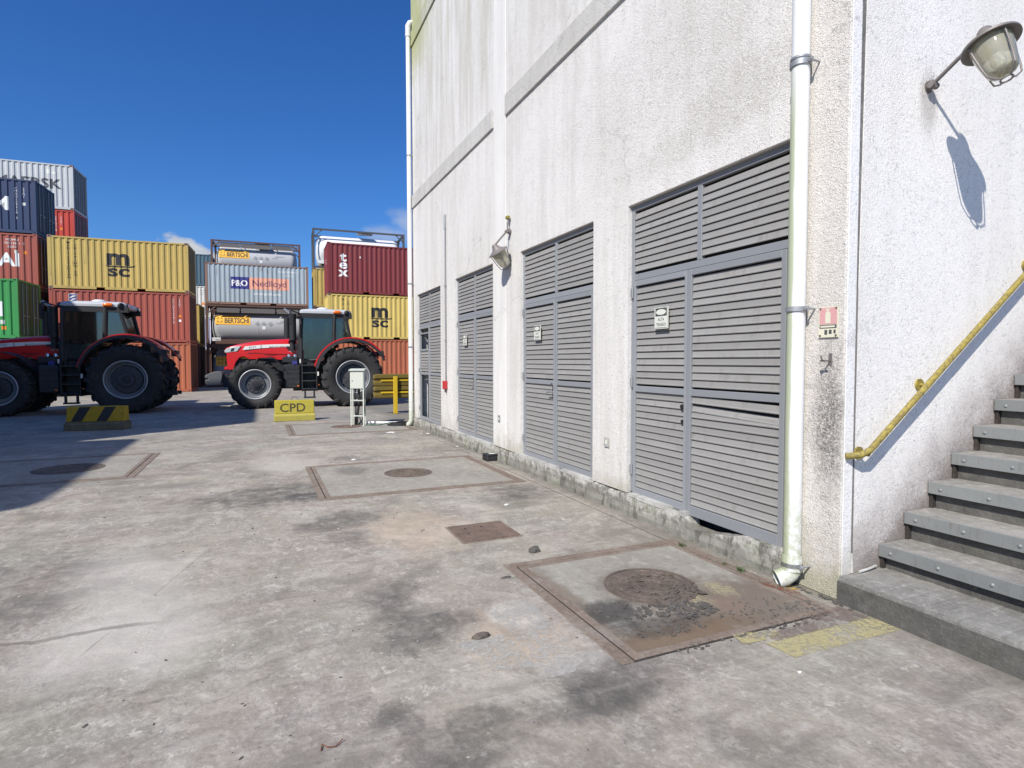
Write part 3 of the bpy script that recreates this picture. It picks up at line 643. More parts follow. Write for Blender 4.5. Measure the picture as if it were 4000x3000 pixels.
# soffits under the lintels
for a, b in DOORS: bx(a+.002, b-.002, FY+.004, FY+.055, DT-.006, DT-.001).build('lintel_soffit', M_['soffit'], B)

# ------------------------------------------------------------------ rainwater pipes (fixed to the building but things one can name)
def arc(c, r_, a0, a1, n, f): return [f(c, r_, a0+(a1-a0)*i/n) for i in range(n+1)]
dp = thing('downpipe', 'thick white plastic downpipe with green algae beside the bright corner pier', 'downpipe', (-2.91, 3.43, 0))
MB().tube([(0, 0, 11.4), (0, 0, .20)], .059, 24).build('pipe', M_['pipe_white'], dp, smooth=True)
o_ = MB(); o_.lathe([(.066, .12), (.07, .125), (.07, .20), (.0665, .235), (.062, .236)], n=28)
pts = [(0, 0, .14), (-.001, -.003, .12), (-.008, -.016, .095), (-.026, -.048, .068), (-.048, -.09, .052)]
o_.tube(pts, .062, 24, caps=False); o_.tube(pts, .056, 24, caps=False); o_.build('outlet_elbow', M_['pipe_white'], dp, smooth=True, fix=False)
MB().tube([(-.010, -.020, .090), (-.022, -.042, .073)], .0555, 20).build('outlet_shadow_plug', M_['dark'], dp)
for z in (3.62, 1.957, .165):
    cl = MB(); cl.lathe([(.063, -.017), (.07, -.016), (.07, .016), (.063, .017)], (0, 0, z), n=28); cl.box(.06, .10, -.008, .004, z-.014, z+.014); cl.cyl((.085, -.016, z), (.085, .08, z), .007, n=8); cl.cyl((.085, -.02, z), (.085, -.008, z), .012, n=6)
    if z > 3: cl.lathe([(.062, .03), (.067, .031), (.067, .045), (.062, .046)], (0, 0, z), n=28)
    cl.build('clamp', M_['galvanised'], dp, smooth=True)
dl = thing('downpipe', 'slender grimy white downpipe at the far corner of the building', 'downpipe', (-14.1, 3.43, 0))
MB().tube([(0, 0, 9.55), (0, 0, .12)], .055, 16).build('pipe', M_['pipe_white'], dl, smooth=True)
MB().tube([(0, 0, .14), (-.01, -.02, .07), (-.06, -.07, .03), (-.1, -.1, .02)], .062, 14).build('outlet_elbow', M_['pipe_white'], dl, smooth=True)
e_ = MB(); e_.tube([(0, 0, 9.5), (0, .0, 9.68), (0, .04, 9.76), (0, .12, 9.79)], .064, 14); e_.lathe([(.06, 0), (.068, .005), (.068, .08), (.06, .085)], (0, 0, 9.42), n=16); e_.build('inlet_elbow', M_['white_paint'], dl, smooth=True)
for z in (1.95, 3.5, 6.6):
    cl = MB(); cl.lathe([(.056, -.02), (.063, -.018), (.063, .018), (.056, .02)], (0, 0, z), n=16); cl.box(.0, .03, .05, .1, z-.015, z+.015); cl.build('clamp', M_['galvanised'], dl, smooth=True)

# ------------------------------------------------------------------ stairs
S = thing('staircase', 'grey concrete outdoor staircase with metal-edged treads climbing along the bright wall', 'staircase', (-2.60, 3.93, 0))
def rough_box(x0, x1, y0, y1, z0, z1, nx, name, ma, par, amp=.004, seed=0):
    bm = bmesh.new(); bmesh.ops.create_cube(bm, size=1)
    for v in bm.verts: v.co = Vector(((x0 if v.co.x < 0 else x1), (y0 if v.co.y < 0 else y1), (z0 if v.co.z < 0 else z1)))
    for i in range(1, nx):
        xx = x0+(x1-x0)*i/nx; bmesh.ops.bisect_plane(bm, geom=bm.verts[:]+bm.edges[:]+bm.faces[:], plane_co=(xx, 0, 0), plane_no=(1, 0, 0))
    es = [e for e in bm.edges if abs(e.verts[0].co.z-z1) < 1e-5 and abs(e.verts[1].co.z-z1) < 1e-5 and abs(e.verts[0].co.y-y0) < 1e-5 and abs(e.verts[1].co.y-y0) < 1e-5]
    bmesh.ops.bevel(bm, geom=es, offset=.008, segments=2, affect='EDGES')
    for v in bm.verts:
        if x0+.01 < v.co.x < x1-.01 and v.co.y < y0+.02 and v.co.z > z1-.02:
            nz = mn.noise((v.co.x*9+seed, v.co.y*20, v.co.z*20)); n2 = mn.noise((v.co.x*31+seed, 5, v.co.z*9))
            v.co.z += amp*(nz-.3)*1.2 - max(0, n2-.25)*amp*3; v.co.y += amp*max(0, nz+n2*.5)*1.6
    bmesh.ops.recalc_face_normals(bm, faces=bm.faces)
    me = bpy.data.meshes.new(name); bm.to_mesh(me); bm.free(); me.materials.append(ma)
    return link(name, me, par)
rough_box(.006, 2.0, -.44, .30, 0, .175, 110, 'landing', M_['landing_concrete'], S, .006)
bx(.004, 2.0, -.452, -.4505, .0, .150).build('landing_face', M_['riser_concrete'], S)
bolt = MB().lathe([(0, -.008), (.007, -.0075), (.011, -.004), (.0125, 0)], axis=(0, 1, 0), n=12).mesh('bolt', M_['nosing'], smooth=True)
for i in range(14):
    z = .348+.1905*i if i else .342; yr = .262*i; zb = z-.1905 if i else .175
    st = bx(.03 + .002*(i % 3), 1.9, yr, yr+1.2, zb-.05, z-.03).build('step', M_['riser_concrete'], S)
    tr = MB().box(0.006, 1.9, yr-.028, yr+.28, z-.03, z).build('tread', M_['step_concrete'], st, bevel=.003)
    ns = MB().box(.008, 1.895, yr-.048, yr-.043, z-.083, z+.001); ns.box(.008, 1.895, yr-.043, yr-.030, z-.004, z+.001)
    ns.build('nosing', M_['nosing'], st, bevel=.0015)
    bx(.01, 1.89, yr-.043, yr-.029, z-.04, z-.0045).build('grip_strip', M_['dark'], st)
    bx(.008, .028, yr-.03, yr+.01, zb, z-.031).build('joint_gap', M_['joint_dirt'], st)
    if i < 8:
        for j in range(7):
            if j*.3+.09 < 1.85: link('bolt', bolt, st, (.085+j*.3+rnd.uniform(-.005, .005), yr-.048, z-.046))

# handrails
def rail(x, y0, z0, n_br, label, xw=None):
    t = thing('handrail', label, 'handrail', (x, y0, z0)); k = .718
    pts = [(-.075, -.135, -.012), (-.05, -.10, -.008), (-.02, -.055, 0.0), (0, 0, .03)] + [(0, s, .03+s*k) for s in (.1, .5, 1.0, 1.6, 2.2, 3.4)]
    if xw is None: pts[0:3] = [(0, .16, .0), (0, .10, -.12), (0, -.02, -.17), (0, -.10, -.10), (0, -.09, -.02)]  # end loop shaped for the shadow it throws on the steps
    r = [.0215]*len(pts)
    fine = []
    for a, b in zip(pts[:-1], pts[1:]):
        for q in range(6): fine.append(tuple(a[c]+(b[c]-a[c])*q/6 for c in range(3)))
    fine.append(pts[-1]); rr = [.0205+.002*mn.noise((i*.7, 0, 0)) for i in range(len(fine))]
    MB().tube(fine, rr, 14).build('rail', M_['yellow_worn'], t, smooth=True)
    for s in ([.0, .62, 1.9] if xw is not None else [1.2, 2.6])[:n_br]:
        b = MB(); z = .03+s*k
        if xw is not None:
            b.cyl((xw-x, s, z-.03), (xw-x+.014, s, z-.03), .042, n=20); b.tube([(xw-x+.01, s, z-.03), (-.01, s, z-.035), (0, s, z-.01)], .011, 8)
        else: b.cyl((0, s, z), (0, s, z-.9), .018)
        b.build('bracket', M_['yellow_worn'], t, smooth=True)
    return t
rail(-2.515, 3.66, .985, 3, 'worn yellow tube handrail fixed along the bright side wall above the steps', -2.602)
rail(-1.20, 3.52, 1.28, 2, 'unseen yellow handrail added past the right edge, its end looped to cast a shadow')  # out-of-view rail added for its shadow on the steps

# ------------------------------------------------------------------ caged wall lamps
def lamp(name_label, base, outd, arm_pts, cap_c, axis, par_extra=None):
    t = thing('wall_lamp', name_label, 'wall lamp', base, group='caged industrial wall lamps')
    b = Vector(base); L = lambda p: Vector(p)-b
    ax = Vector(axis).normalized(); cc_ = L(cap_c)
    MB().tube([L(p) for p in arm_pts], .0135, 12).build('arm', M_['lamp_metal'], t, smooth=True)
    o = Vector(outd); j = MB(); j.cyl((0, 0, 0), o*.035, .04, n=18); j.cyl(o*.03, o*.085, .026, .022, n=14)
    sd_ = o.cross(Vector((0, 0, 1))); j.cyl(o*.065-sd_*.035, o*.065+sd_*.035, .022, n=14); j.cyl(o*.05-Vector((0, 0, .02)), o*.05+Vector((0, 0, .04)), .016, n=8)
    j.build('mount', M_['lamp_metal'], t, smooth=True)
    cap = MB(); cap.lathe([(0, -.125), (.028, -.122), (.042, -.105), (.045, -.085), (.058, -.07), (.07, -.045), (.11, -.022), (.15, -.006), (.158, .0), (.158, .014), (.150, .014), (.12, .0), (0, -.01)], cc_, ax, 36)
    cap.build('cap', M_['lamp_metal'], t, smooth=True)
    jar = MB(); jar.lathe([(.112, .0), (.115, .02), (.108, .08), (.094, .17), (.084, .215), (.066, .238), (.03, .25), (0, .252)], cc_, ax, 32)
    jr = jar.build('glass_jar', M_['jar_glass'], t, smooth=True)
    MB().lathe([(0, 0), (.1, .002), (.095, .03), (.05, .09), (.02, .10), (0, .1)], cc_, ax, 24).build('reflector', M_['lamp_cream'], t, smooth=True)
    MB().lathe([(.014, .09), (.02, .10), (.03, .13), (.032, .16), (.02, .19), (0, .197)], cc_, ax, 16).build('bulb', M_['tank_white'], t, smooth=True)
    q = ax.to_track_quat('Z', 'Y'); cg = MB()
    for k in range(4):
        a = k*math.pi/2+.4; u = Vector((math.cos(a), math.sin(a), 0))
        cg.tube([cc_ + q @ (u*rr_+Vector((0, 0, h))) for rr_, h in ((.132, .008), (.126, .08), (.112, .19), (.10, .245), (.06, .275), (.03, .282))], .0055, 7)
    ring = [cc_ + q @ Vector((.032*math.cos(a), .032*math.sin(a), .284)) for a in [2*math.pi*i/16 for i in range(17)]]
    cg.tube(ring, .006, 7, caps=False); cg.build('wire_guard', M_['lamp_metal'], t, smooth=True)
    return t
mat('lamp_metal', m_paint((.21, .19, .18), dirt=.4, dcol=(.12, .1, .09), rough=.5, metal=.3, sc=2)); mat('lamp_cream', m_paint((.55, .52, .38), dirt=.3, rough=.6))
lamp('large caged glass wall lamp on a bare arm above the stairs', (-2.632, 4.30, 3.50), (1, 0, 0), [(-2.56, 4.30, 3.515), (-2.42, 4.295, 3.60), (-2.27, 4.29, 3.685)], (-2.225, 4.29, 3.61), (.36, -.05, -.93))
l2 = lamp('small-looking caged wall lamp between the two middle louvre doors, yellow cap above', (-8.10, FY, 3.555), (0, -1, 0), [(-8.10, 3.45, 3.55), (-8.10, 3.36, 3.45), (-8.10, 3.262, 3.335)], (-8.10, 3.313, 3.24), (0, .56, -.83))
MB().tube([(0, -.05, .03), (0, -.055, .12), (0, -.035, .19)], .012, 8).build('bracket_stem', M_['lamp_metal'], l2, smooth=True)
bx(-.035, .03, -.075, -.02, .185, .235).build('yellow_end_cap', M_['yellow_worn'], l2, bevel=.008)

# ------------------------------------------------------------------ small things fixed to the walls
def alta(x, z, label):
    t = thing('high_voltage_sign', label, 'sign', (x, DY-.04, z), group='ALTA TENSAO high voltage signs')
    bx(0, .205, -.003, .003, 0, .205).build('sign_plate', M_['p_signwhite'], t)
    el_ = [(.1025+.083*math.cos(a), .160+.033*math.sin(a)) for a in [2*math.pi*i/28 for i in range(28)]]; el2 = [(.1025+.074*math.cos(a), .160+.027*math.sin(a)) for a in [2*math.pi*i/28 for i in range(28)]]
    decal('header_panel', [Q(.018, .187, .122, .198)], M_['p_darkgrey'], t, eps=.0042); decal('oval', [(el2, [tuple(range(28))])], M_['p_signwhite'], t, eps=.0056)
    fr_ = [Q(.006, .199, .006, .009), Q(.006, .199, .196, .199), Q(.006, .009, .006, .199), Q(.196, .199, .006, .199), Q(.02, .185, .012, .0145)]
    decal('border', fr_, M_['p_grey'], t, eps=.0042)
    decal('lettering', [T('ALTA', .1025, .078, .040, .95, .008, 'CENTER'), T('TENSÃO', .1025, .028, .040, .95, .008, 'CENTER')], M_['p_darkgrey'], t, eps=.0046)
    return t
alta(-4.622, 1.908, 'ALTA TENSAO warning plate on the nearest, largest louvre door')
alta(-7.315, 1.89, 'ALTA TENSAO warning plate on the second louvre door from the stairs')
alta(-10.39, 1.895, 'ALTA TENSAO warning plate on the third louvre door from the stairs, beside the conduit')
t = thing('extinguisher_sign', 'faded pink fire extinguisher sign screwed to the corner pier', 'sign', (-2.785, FY-.02, 1.757))
bx(0, .142, -.004, .004, 0, .205).build('sign_plate', M_['p_cream'], t)
decal('pink_panel', [Q(.006, .136, .088, .198)], M_['p_pink'], t, eps=.005)
bt = [(.052, .094), (.088, .094), (.090, .1), (.090, .158), (.084, .168), (.075, .173), (.075, .183), (.088, .186), (.086, .191), (.058, .191), (.048, .182), (.052, .178), (.064, .183), (.064, .173), (.056, .168), (.050, .158), (.050, .1)]
decal('extinguisher_symbol', [(bt, [tuple(range(len(bt)))])], M_['p_cream'], t, eps=.006)
decal('black_bar', [Q(.008, .134, .060, .084)], M_['p_darkgrey'], t, eps=.005); decal('bar_text', [Q(.016, .122, .066, .078)], M_['p_cream'], t, eps=.006)
decal('pictogram', [Q(.045, .066, .018, .05), Q(.078, .099, .022, .05), Q(.112, .128, .025, .05)], M_['p_darkgrey'], t, eps=.005)
for x, z in ((.012, .012), (.130, .012), (.012, .193), (.130, .193)): MB().cyl((x, -.008, z), (x, 0, z), .007, n=10).build('screw', M_['manhole_iron'], t)
t = thing('wall_hook', 'small rusty extinguisher hook sticking out below the pink sign', 'hook', (-2.70, FY-.012, 1.60))
h = MB(); h.box(-.012, .012, -.004, .0, -.03, .05); h.tube([(0, 0, 0), (0, -.06, 0), (0, -.085, .008), (0, -.09, .035)], .005, 8); h.box(-.03, .03, -.062, -.056, -.006, .004); h.build('hook', M_['lamp_metal'], t)
t = thing('conduit', 'thin grey conduit running up the wall beside the far louvre door to a red box', 'conduit', (-11.39, FY-.02, 1.12))
MB().tube([(0, 0, .05), (0, 0, 3.32)], .0165, 10).build('pipe', M_['galvanised'], t, smooth=True)
MB().tube([(0, 0, 3.15), (0, 0, 3.42), (0, .012, 3.45)], .028, 10).build('end_cap', M_['galvanised'], t, smooth=True)
bx(-.055, .055, -.06, .02, -.09, .08).build('red_box', mat('red_box', **{'Base Color': (.45, .03, .03), 'Roughness': .5}), t, bevel=.01)
MB().tube([(.01, -.02, -.08), (.012, -.02, -.15)], .015, 8).build('cable_gland', M_['black_plastic'], t)
for z in (.9, 2.0): bx(-.03, .03, -.02, .02, z, z+.02).build('clip', M_['galvanised'], t)
for x, z, lb, mt in ((-8.55, .68, 'small grey socket plate low on the smooth strip left of the small lamp', 'p_grey'), (-5.42, .705, 'chipped white socket plate low on the wall between the two nearest doors', 'plinth_white')):
    t = thing('socket_plate', lb, 'socket', (x, FY-.013, z)); bx(-.045, .045, -.004, .006, -.055, .055).build('plate', M_[mt], t, bevel=.003); bx(-.02, .02, -.007, -.004, -.02, .02).build('socket_face', M_['p_signwhite'], t)
t = thing('cable_conduit', 'thin broken white conduit running down the joint beside the stairs', 'conduit', (-2.602, 3.622, .18))
MB().tube([(0, 0, .12), (-.003, .003, 1.0), (0, 0, 1.9)], .006, 8).build('pipe', M_['lamp_metal'], t, smooth=True)
MB().tube([(.012, -.01, .0), (.006, -.005, .05), (0, 0, .13)], .009, 8).build('broken_end', M_['plinth_white'], t, smooth=True)
MB().tube([(.03, .04, .008), (.028, .13, .012), (.02, .22, .02)], .009, 8).build('loose_piece', M_['plinth_white'], t, smooth=True)

# ------------------------------------------------------------------ pit covers let into the yard
def pit(label, x0, x1, y0, y1, mc, mr_, group='steel-framed pit covers in the yard', iron='manhole_iron', wide=.075, near=True):
    t = thing('pit_cover', label, 'pit cover', ((x0+x1)/2, (y0+y1)/2, 0), group=group); ox, oy = (x0+x1)/2, (y0+y1)/2
    a, b, c, d = x0-ox, x1-ox, y0-oy, y1-oy; wv = wide
    bars = [(a-wv, b+wv, c-wv, c), (a-wv, b+wv, d, d+wv), (a-wv, a, c, d), (b, b+wv, c, d)]
    for q in (bars if near else [(a-wv, b, c-wv, c), (a-wv, b, d, d+wv), (a-wv, a, c, d)]):
        bx(*q, .0, .007).build('frame_bar', M_['rust_frame'], t, bevel=.002)
    g_ = .013
    for q in ((a, b, c, c+g_), (a, b, d-g_, d), (a, a+g_, c+g_, d-g_), (b-g_, b, c+g_, d-g_)): bx(*q, .0, .0035).build('dirt_joint', M_['joint_dirt'], t)
    e = g_; wi = .055
    for q in ((a+e, b-e, c+e, c+e+wi), (a+e, b-e, d-e-wi, d-e), (a+e, a+e+wi, c+e+wi, d-e-wi), (b-e-wi, b-e, c+e+wi, d-e-wi)): bx(*q, .0, .008).build('lid_edge', M_['rust_frame'], t, bevel=.002)
    bx(a+e+wi, b-e-wi, c+e+wi, d-e-wi, .0, .0072).build('slab', M_['slab'], t)
    mx, my = mc[0]-ox, mc[1]-oy
    MB().lathe([(mr_+.028, .007), (mr_+.028, .0115), (mr_+.006, .012), (mr_+.006, .007)], (mx, my, 0), n=48).build('manhole_ring', M_[iron], t)
    cv = MB(); cv.lathe([(mr_, .007), (mr_, .0105), (mr_*.93, .0148), (mr_*.9, .0095), (mr_*.80, .0095), (mr_*.78, .0152), (mr_*.66, .0152), (mr_*.64, .0095), (mr_*.46, .0095), (mr_*.44, .0152), (mr_*.3, .0152), (mr_*.28, .0098), (0, .0098)], (mx, my, 0), n=48)
    for k in range(16):
        an = k*math.pi/8; cv.box(mr_*.48, mr_*.62, -.010, .010, .0095, .0150, M=Matrix.Translation((mx, my, 0)) @ Matrix.Rotation(an, 4, 'Z'))
    cv.build('manhole_cover', M_[iron], t)
    return t
pit('nearest pit cover, littered with peeling mud flakes beside the corner downpipe', -4.05, -2.50, 1.80, 3.30, (-3.32, 2.52), .30, near=False)
pit('middle pit cover with a clean ribbed round lid, in front of the middle doors', -9.18, -6.98, .68, 3.16, (-8.13, 1.93), .31, wide=.07)
pit('pit cover at the left edge, half in the big shadow', -11.65, -9.42, -4.15, -1.70, (-10.48, -2.62), .42, wide=.09)
pit('farthest pit cover, below the grey electrical cabinet', -15.5, -13.3, .65, 3.30, (-14.55, 1.93), .34, iron='rust_plate', wide=.09)
t = thing('hatch_plate', 'small square rust-brown steel hatch plate in the middle of the yard', 'hatch', (-5.03, 1.90, 0))
hp = MB(); hp.box(-.25, .25, -.265, .265, 0, .014); hp.build('plate', M_['rust_plate'], t, bevel=.002)
for q in ((-.275, .275, -.29, -.268), (-.275, .275, .268, .285), (-.275, -.253, -.268, .268), (.253, .275, -.268, .268)): bx(*q, 0, .006).build('frame_bar', M_['rust_frame'], t)
for x, y in ((-.12, -.14), (.05, -.16), (-.13, .03)): MB().cyl((x, y, .013), (x, y, .0145), .014, n=12).build('lifting_hole', M_['dark'], t)
MB().cyl((.15, .10, .013), (.15, .10, .0147), .035, n=16).build('round_stain', M_['manhole_iron'], t)

# road paint (thin sheets a few millimetres above the yard)
def sheet(name, poly, z, ma, label, cat='road marking'):
    return tag(MB().add([(x, y, z) for x, y in poly], [tuple(range(len(poly)))]).build(name, M_[ma]), label, cat)
sheet('road_marking', [(-2.375, 2.60), (-2.19, 2.62), (-2.17, 3.47), (-2.355, 3.47)], .004, 'road_yellow', 'worn yellow paint bar beside the lowest step')
sheet('road_marking', [(-2.54, 2.50), (-2.41, 2.48), (-2.385, 2.75), (-2.46, 2.78)], .005, 'road_yellow', 'flaked yellow paint scrap at the corner of the nearest pit cover')
sheet('road_marking', [(-2.43, 2.66), (-2.36, 2.68), (-2.35, 3.46), (-2.55, 3.43)], .0085, 'road_pink', 'reddish paint patch between the nearest pit cover and the steps')
sheet('road_marking', [(-2.96, 3.33), (-2.86, 3.34), (-2.85, 3.44), (-2.93, 3.46)], .004, 'road_orange', 'orange yellow paint spot under the downpipe outlet')
sheet('road_marking', [(-3.06, 3.27), (-2.98, 3.26), (-2.78, 3.33), (-2.80, 3.39), (-2.95, 3.34)], .0096, 'road_rust', 'rust red streak under the downpipe outlet')
def patch(poly, label, z=.003): return sheet('cement_patch', poly, z, 'road_white', label, 'cement patch')
patch([(-3.46, 1.30), (-3.47, 1.60), (-3.40, 1.63), (-3.10, 1.61), (-2.55, 1.60), (-2.54, 1.33), (-2.65, 1.31), (-3.10, 1.33)], 'pale broken rectangle of cement skin left of the nearest pit cover')
patch([(-3.08, 1.00), (-3.07, 1.30), (-2.65, 1.31), (-2.72, 1.08), (-2.86, 1.03)], 'pale cement skin patch beside the crumpled dark lump', .0034)

# flakes of dried mud
def flakes(areas, label, ma, name='mud_flakes'):
    mb = MB()
    for (cx, cy, rx, ry, n, s0, s1, zb) in areas:
        for _ in range(n):
            a = rnd.uniform(0, 6.28); q = math.sqrt(rnd.random()); x, y = cx+rx*q*math.cos(a), cy+ry*q*math.sin(a)
            s = rnd.uniform(s0, s1); th = rnd.uniform(0, 6.28); k = rnd.randint(5, 7)
            Mx = Matrix.Translation((x, y, zb+s*.10)) @ Matrix.Rotation(th, 4, 'Z') @ Matrix.Rotation(rnd.gauss(0, .15), 4, 'X') @ Matrix.Rotation(rnd.gauss(0, .15), 4, 'Y')
            ring = []
            for i in range(k):
                t_ = 2*math.pi*i/k; rr_ = s*rnd.uniform(.6, 1.1); ring.append(Vector((rr_*math.cos(t_)*1.6, rr_*math.sin(t_)*.9, s*.13*rnd.uniform(.1, 1.3))))
            vs = [Mx @ v for v in ring]+[Mx @ (v*.98-Vector((0, 0, .0028))) for v in ring]+[Mx @ Vector((0, 0, -.001)), Mx @ Vector((0, 0, -.004))]
            fs = [(i, (i+1) % k, 2*k) for i in range(k)]+[((i+1) % k+k, i+k, 2*k+1) for i in range(k)]+[(i, i+k, (i+1) % k+k, (i+1) % k) for i in range(k)]
            mb.add(vs, fs)
    return tag(mb.build(name, M_[ma]), label, 'debris', kind='stuff')
flakes([(-3.28, 2.56, .26, .25, 90, .008, .024, .012), (-3.14, 2.66, .12, .14, 60, .010, .03, .012), (-3.05, 2.48, .08, .12, 30, .01, .022, .009)], 'brown dried mud flakes peeling over the nearest manhole lid', 'mud')
flakes([(-2.92, 2.36, .13, .24, 90, .008, .022, .009), (-2.88, 2.52, .12, .16, 50, .010, .026, .009), (-2.72, 2.25, .08, .3, 40, .006, .014, .009), (-2.72, 2.9, .16, .3, 70, .004, .010, .009), (-3.06, 2.08, .14, .16, 30, .006, .014, .009)], 'dark grey mud flakes on the nearest pit cover slab', 'mud_dark')
flakes([(-2.62, 3.20, .10, .14, 75, .006, .018, .005), (-2.50, 2.90, .05, .35, 40, .006, .014, .006), (-2.5, 2.3, .04, .3, 25, .006, .012, .006), (-3.3, 3.31, .45, .02, 60, .006, .014, .004), (-2.75, 3.46, .3, .03, 50, .006, .016, .004)], 'dark debris collected between the nearest pit cover and the steps', 'mud_dark')
flakes([(-2.5, .6, 1.2, 1.3, 36, .0025, .007, .001), (-5, 0, 2.5, 2.5, 45, .004, .010, .001), (-9, 1, 4, 3, 80, .005, .014, .001)], 'tiny dark pebbles and grit scattered over the concrete yard', 'mud_dark', 'grit')
flakes([(-2.4, .5, 1.3, 1.4, 50, .0025, .007, .001), (-5, 0, 2.5, 2.6, 40, .003, .009, .001)], 'pale chips of cement scattered over the concrete yard', 'plinth_white', 'chips')
# loose litter
def rock(name, label, cat, loc, s, ma, seed, sub=2):
    bm = bmesh.new(); bmesh.ops.create_icosphere(bm, subdivisions=sub, radius=1)
    for v in bm.verts:
        k = 1+.45*mn.noise(v.co*1.3+Vector((seed, 0, 0))); v.co = Vector((v.co.x*s[0]*k, v.co.y*s[1]*k, max(-.2, v.co.z)*s[2]*k+s[2]*.2))
    me = bpy.data.meshes.new(name); bm.to_mesh(me); bm.free(); me.materials.append(M_[ma]); o = link(name, me, None, loc); return tag(o, label, cat)
rock('stone', 'dark stone lying between the hatch plate and the nearest pit cover', 'stone', (-4.32, 2.09, 0), (.035, .05, .045), 'mud_dark', 3)
rock('dirt_lump', 'flattened dark crumpled lump on the pale cement patch', 'lump', (-3.085, 1.15, .004), (.025, .055, .022), 'mud', 9)
rock('twig', 'short dark stick near the left corner of the nearest pit cover', 'stick', (-3.88, 1.645, 0), (.012, .045, .012), 'mud_dark', 5)
for (x, y, sx, sy, lb) in ((-12.9, 2.66, .14, .18, 'crumpled white paper near the far cabinet'), (-12.4, 3.40, .06, .08, 'white paper scrap at the wall foot by the far door'), (-12.5, 3.27, .05, .05, 'small white scrap just off the wall foot by the far door'), (-10.3, 3.38, .05, .05, 'white scrap at the wall foot below the third door'),
                           (-9.6, 1.38, .06, .07, 'white paper scrap behind the middle pit cover'), (-5.87, 2.5, .03, .055, 'torn white scrap between middle pit cover and nearest door'), (-2.07, 2.51, .012, .022, 'tiny white paper scrap in front of the steps')):
    rock('paper_scrap', lb, 'litter', (x, y, .002), (sx*.6, sy*.6, .022 if sx > .1 else .010), 'p_white', x*7, 1)
t = MB().tube([(-2.432, .205, .006), (-2.47, .213, .008), (-2.445, .232, .005), (-2.435, .262, .006), (-2.462, .296, .012)], .0028, 6).build('bent_wire', M_['rust_red'], smooth=True); tag(t, 'bent rusty wire hook lying at the bottom of the picture', 'wire')
def tuft(x, y, n, h, label):
    mb = MB()
    for _ in range(n):
        a = rnd.uniform(0, 6.28); l = h*rnd.uniform(.5, 1.1); tl = rnd.uniform(.3, 1.2); bx_, by_ = x+rnd.gauss(0, .02), y+rnd.gauss(0, .008); d_ = Vector((math.cos(a), math.sin(a), 0)); s_ = Vector((-math.sin(a), math.cos(a), 0))*.0022
        p0 = Vector((bx_, by_, .002)); p1 = p0+d_*l*.4*tl+Vector((0, 0, l*.6)); p2 = p0+d_*l*1.0*tl+Vector((0, 0, l*.72))
        mb.add([p0-s_, p0+s_, p1+s_*.8, p1-s_*.8, p2], [(0, 1, 2, 3), (3, 2, 4)])
    return tag(mb.build('grass_tuft', M_['grass_blade'], fix=False), label, 'grass', kind='stuff')
tuft(-3.93, 3.305, 34, .055, 'small green grass tuft at the far corner of the nearest pit cover'); tuft(-3.27, 3.315, 40, .06, 'grass tuft in the crack near the downpipe'); tuft(-3.42, 3.315, 16, .04, 'thin grass in the crack below the nearest door'); tuft(-2.37, 3.485, 12, .02, 'moss tuft at the foot of the lowest step')

# bait box at the foot of the wall
t = thing('bait_box', 'black plastic rodent bait box on the ground beside the wall', 'bait box', (-8.66, 3.41, 0), R(4))
b_ = MB(); b_.prism([(-.07, 0), (.07, 0), (.07, .09), (.05, .105), (-.05, .105), (-.07, .09)], -.12, .12, 'yz'); b_.v = [(y, x, z) if False else (x, y, z) for x, y, z in b_.v]
b_ = MB().box(-.10, .10, -.11, .11, 0, .085); b_.build('body', M_['black_plastic'], t, bevel=.012)
bx(-.105, .105, -.115, .115, .085, .108).build('lid', M_['black_plastic'], t, bevel=.01); bx(-.05, .03, -.03, .07, .108, .1095).build('white_label', M_['p_signwhite'], t)
MB().cyl((.101, .065, .04), (.103, .065, .04), .026, n=16).build('entry_hole', M_['dark'], t)

# ================================================================== yard furniture at the far end
t = thing('electrical_cabinet', 'pale grey electrical cabinet standing on thin white legs in the yard', 'cabinet', (-14.75, 2.25, 0), R(90-36.5+19))
cb = MB().box(-.165, .165, -.15, .15, .92, 1.36); cb.build('body', M_['cabinet_paint'], t, bevel=.006)
hd = MB(); hd.prism([(-.19, 1.37), (.175, 1.37), (.175, 1.42), (-.19, 1.395)], -.19, .19, 'yz'); hd.build('roof', M_['cabinet_paint'], t)
bx(-.15, .15, -.158, -.151, .935, 1.335).build('door', M_['cabinet_paint'], t, bevel=.002); MB().cyl((-.11, -.166, 1.12), (-.11, -.156, 1.12), .012, n=12).build('lock', M_['dark'], t)
for x in (-.15, .15):
    for y in (-.135, .135): bx(x-.013, x+.013, y-.013, y+.013, 0, .92).build('leg', M_['cabinet_paint'], t)
for z in (.24, .62):
    for y in (-.135, .135): bx(-.137, .137, y-.01, y+.01, z, z+.025).build('crossbar', M_['cabinet_paint'], t)
    for x in (-.15, .15): bx(x-.01, x+.01, -.122, .122, z, z+.025).build('crossbar', M_['cabinet_paint'], t)
MB().tube([(.02, 0, .93), (.03, 0, .6), (-.03, .02, .2), (-.05, .02, 0)], .03, 10).build('cable', M_['black_rubber'], t, smooth=True)
MB().tube([(-.05, 0, .93), (-.08, .02, .8), (-.06, .03, .4), (-.08, .02, .02)], .016, 8).build('cable', M_['black_rubber'], t, smooth=True)
MB().tube([(.08, .05, .93), (.14, .05, .85), (.13, .1, .3), (.06, .12, .08), (-.02, .1, .02)], .014, 8).build('cable', M_['black_rubber'], t, smooth=True)
MB().tube([(.0, .0, .02), (-.04, .06, .16), (.02, .1, .2), (.05, .1, .05)], .012, 8).build('cable', M_['hose_green'], t, smooth=True)
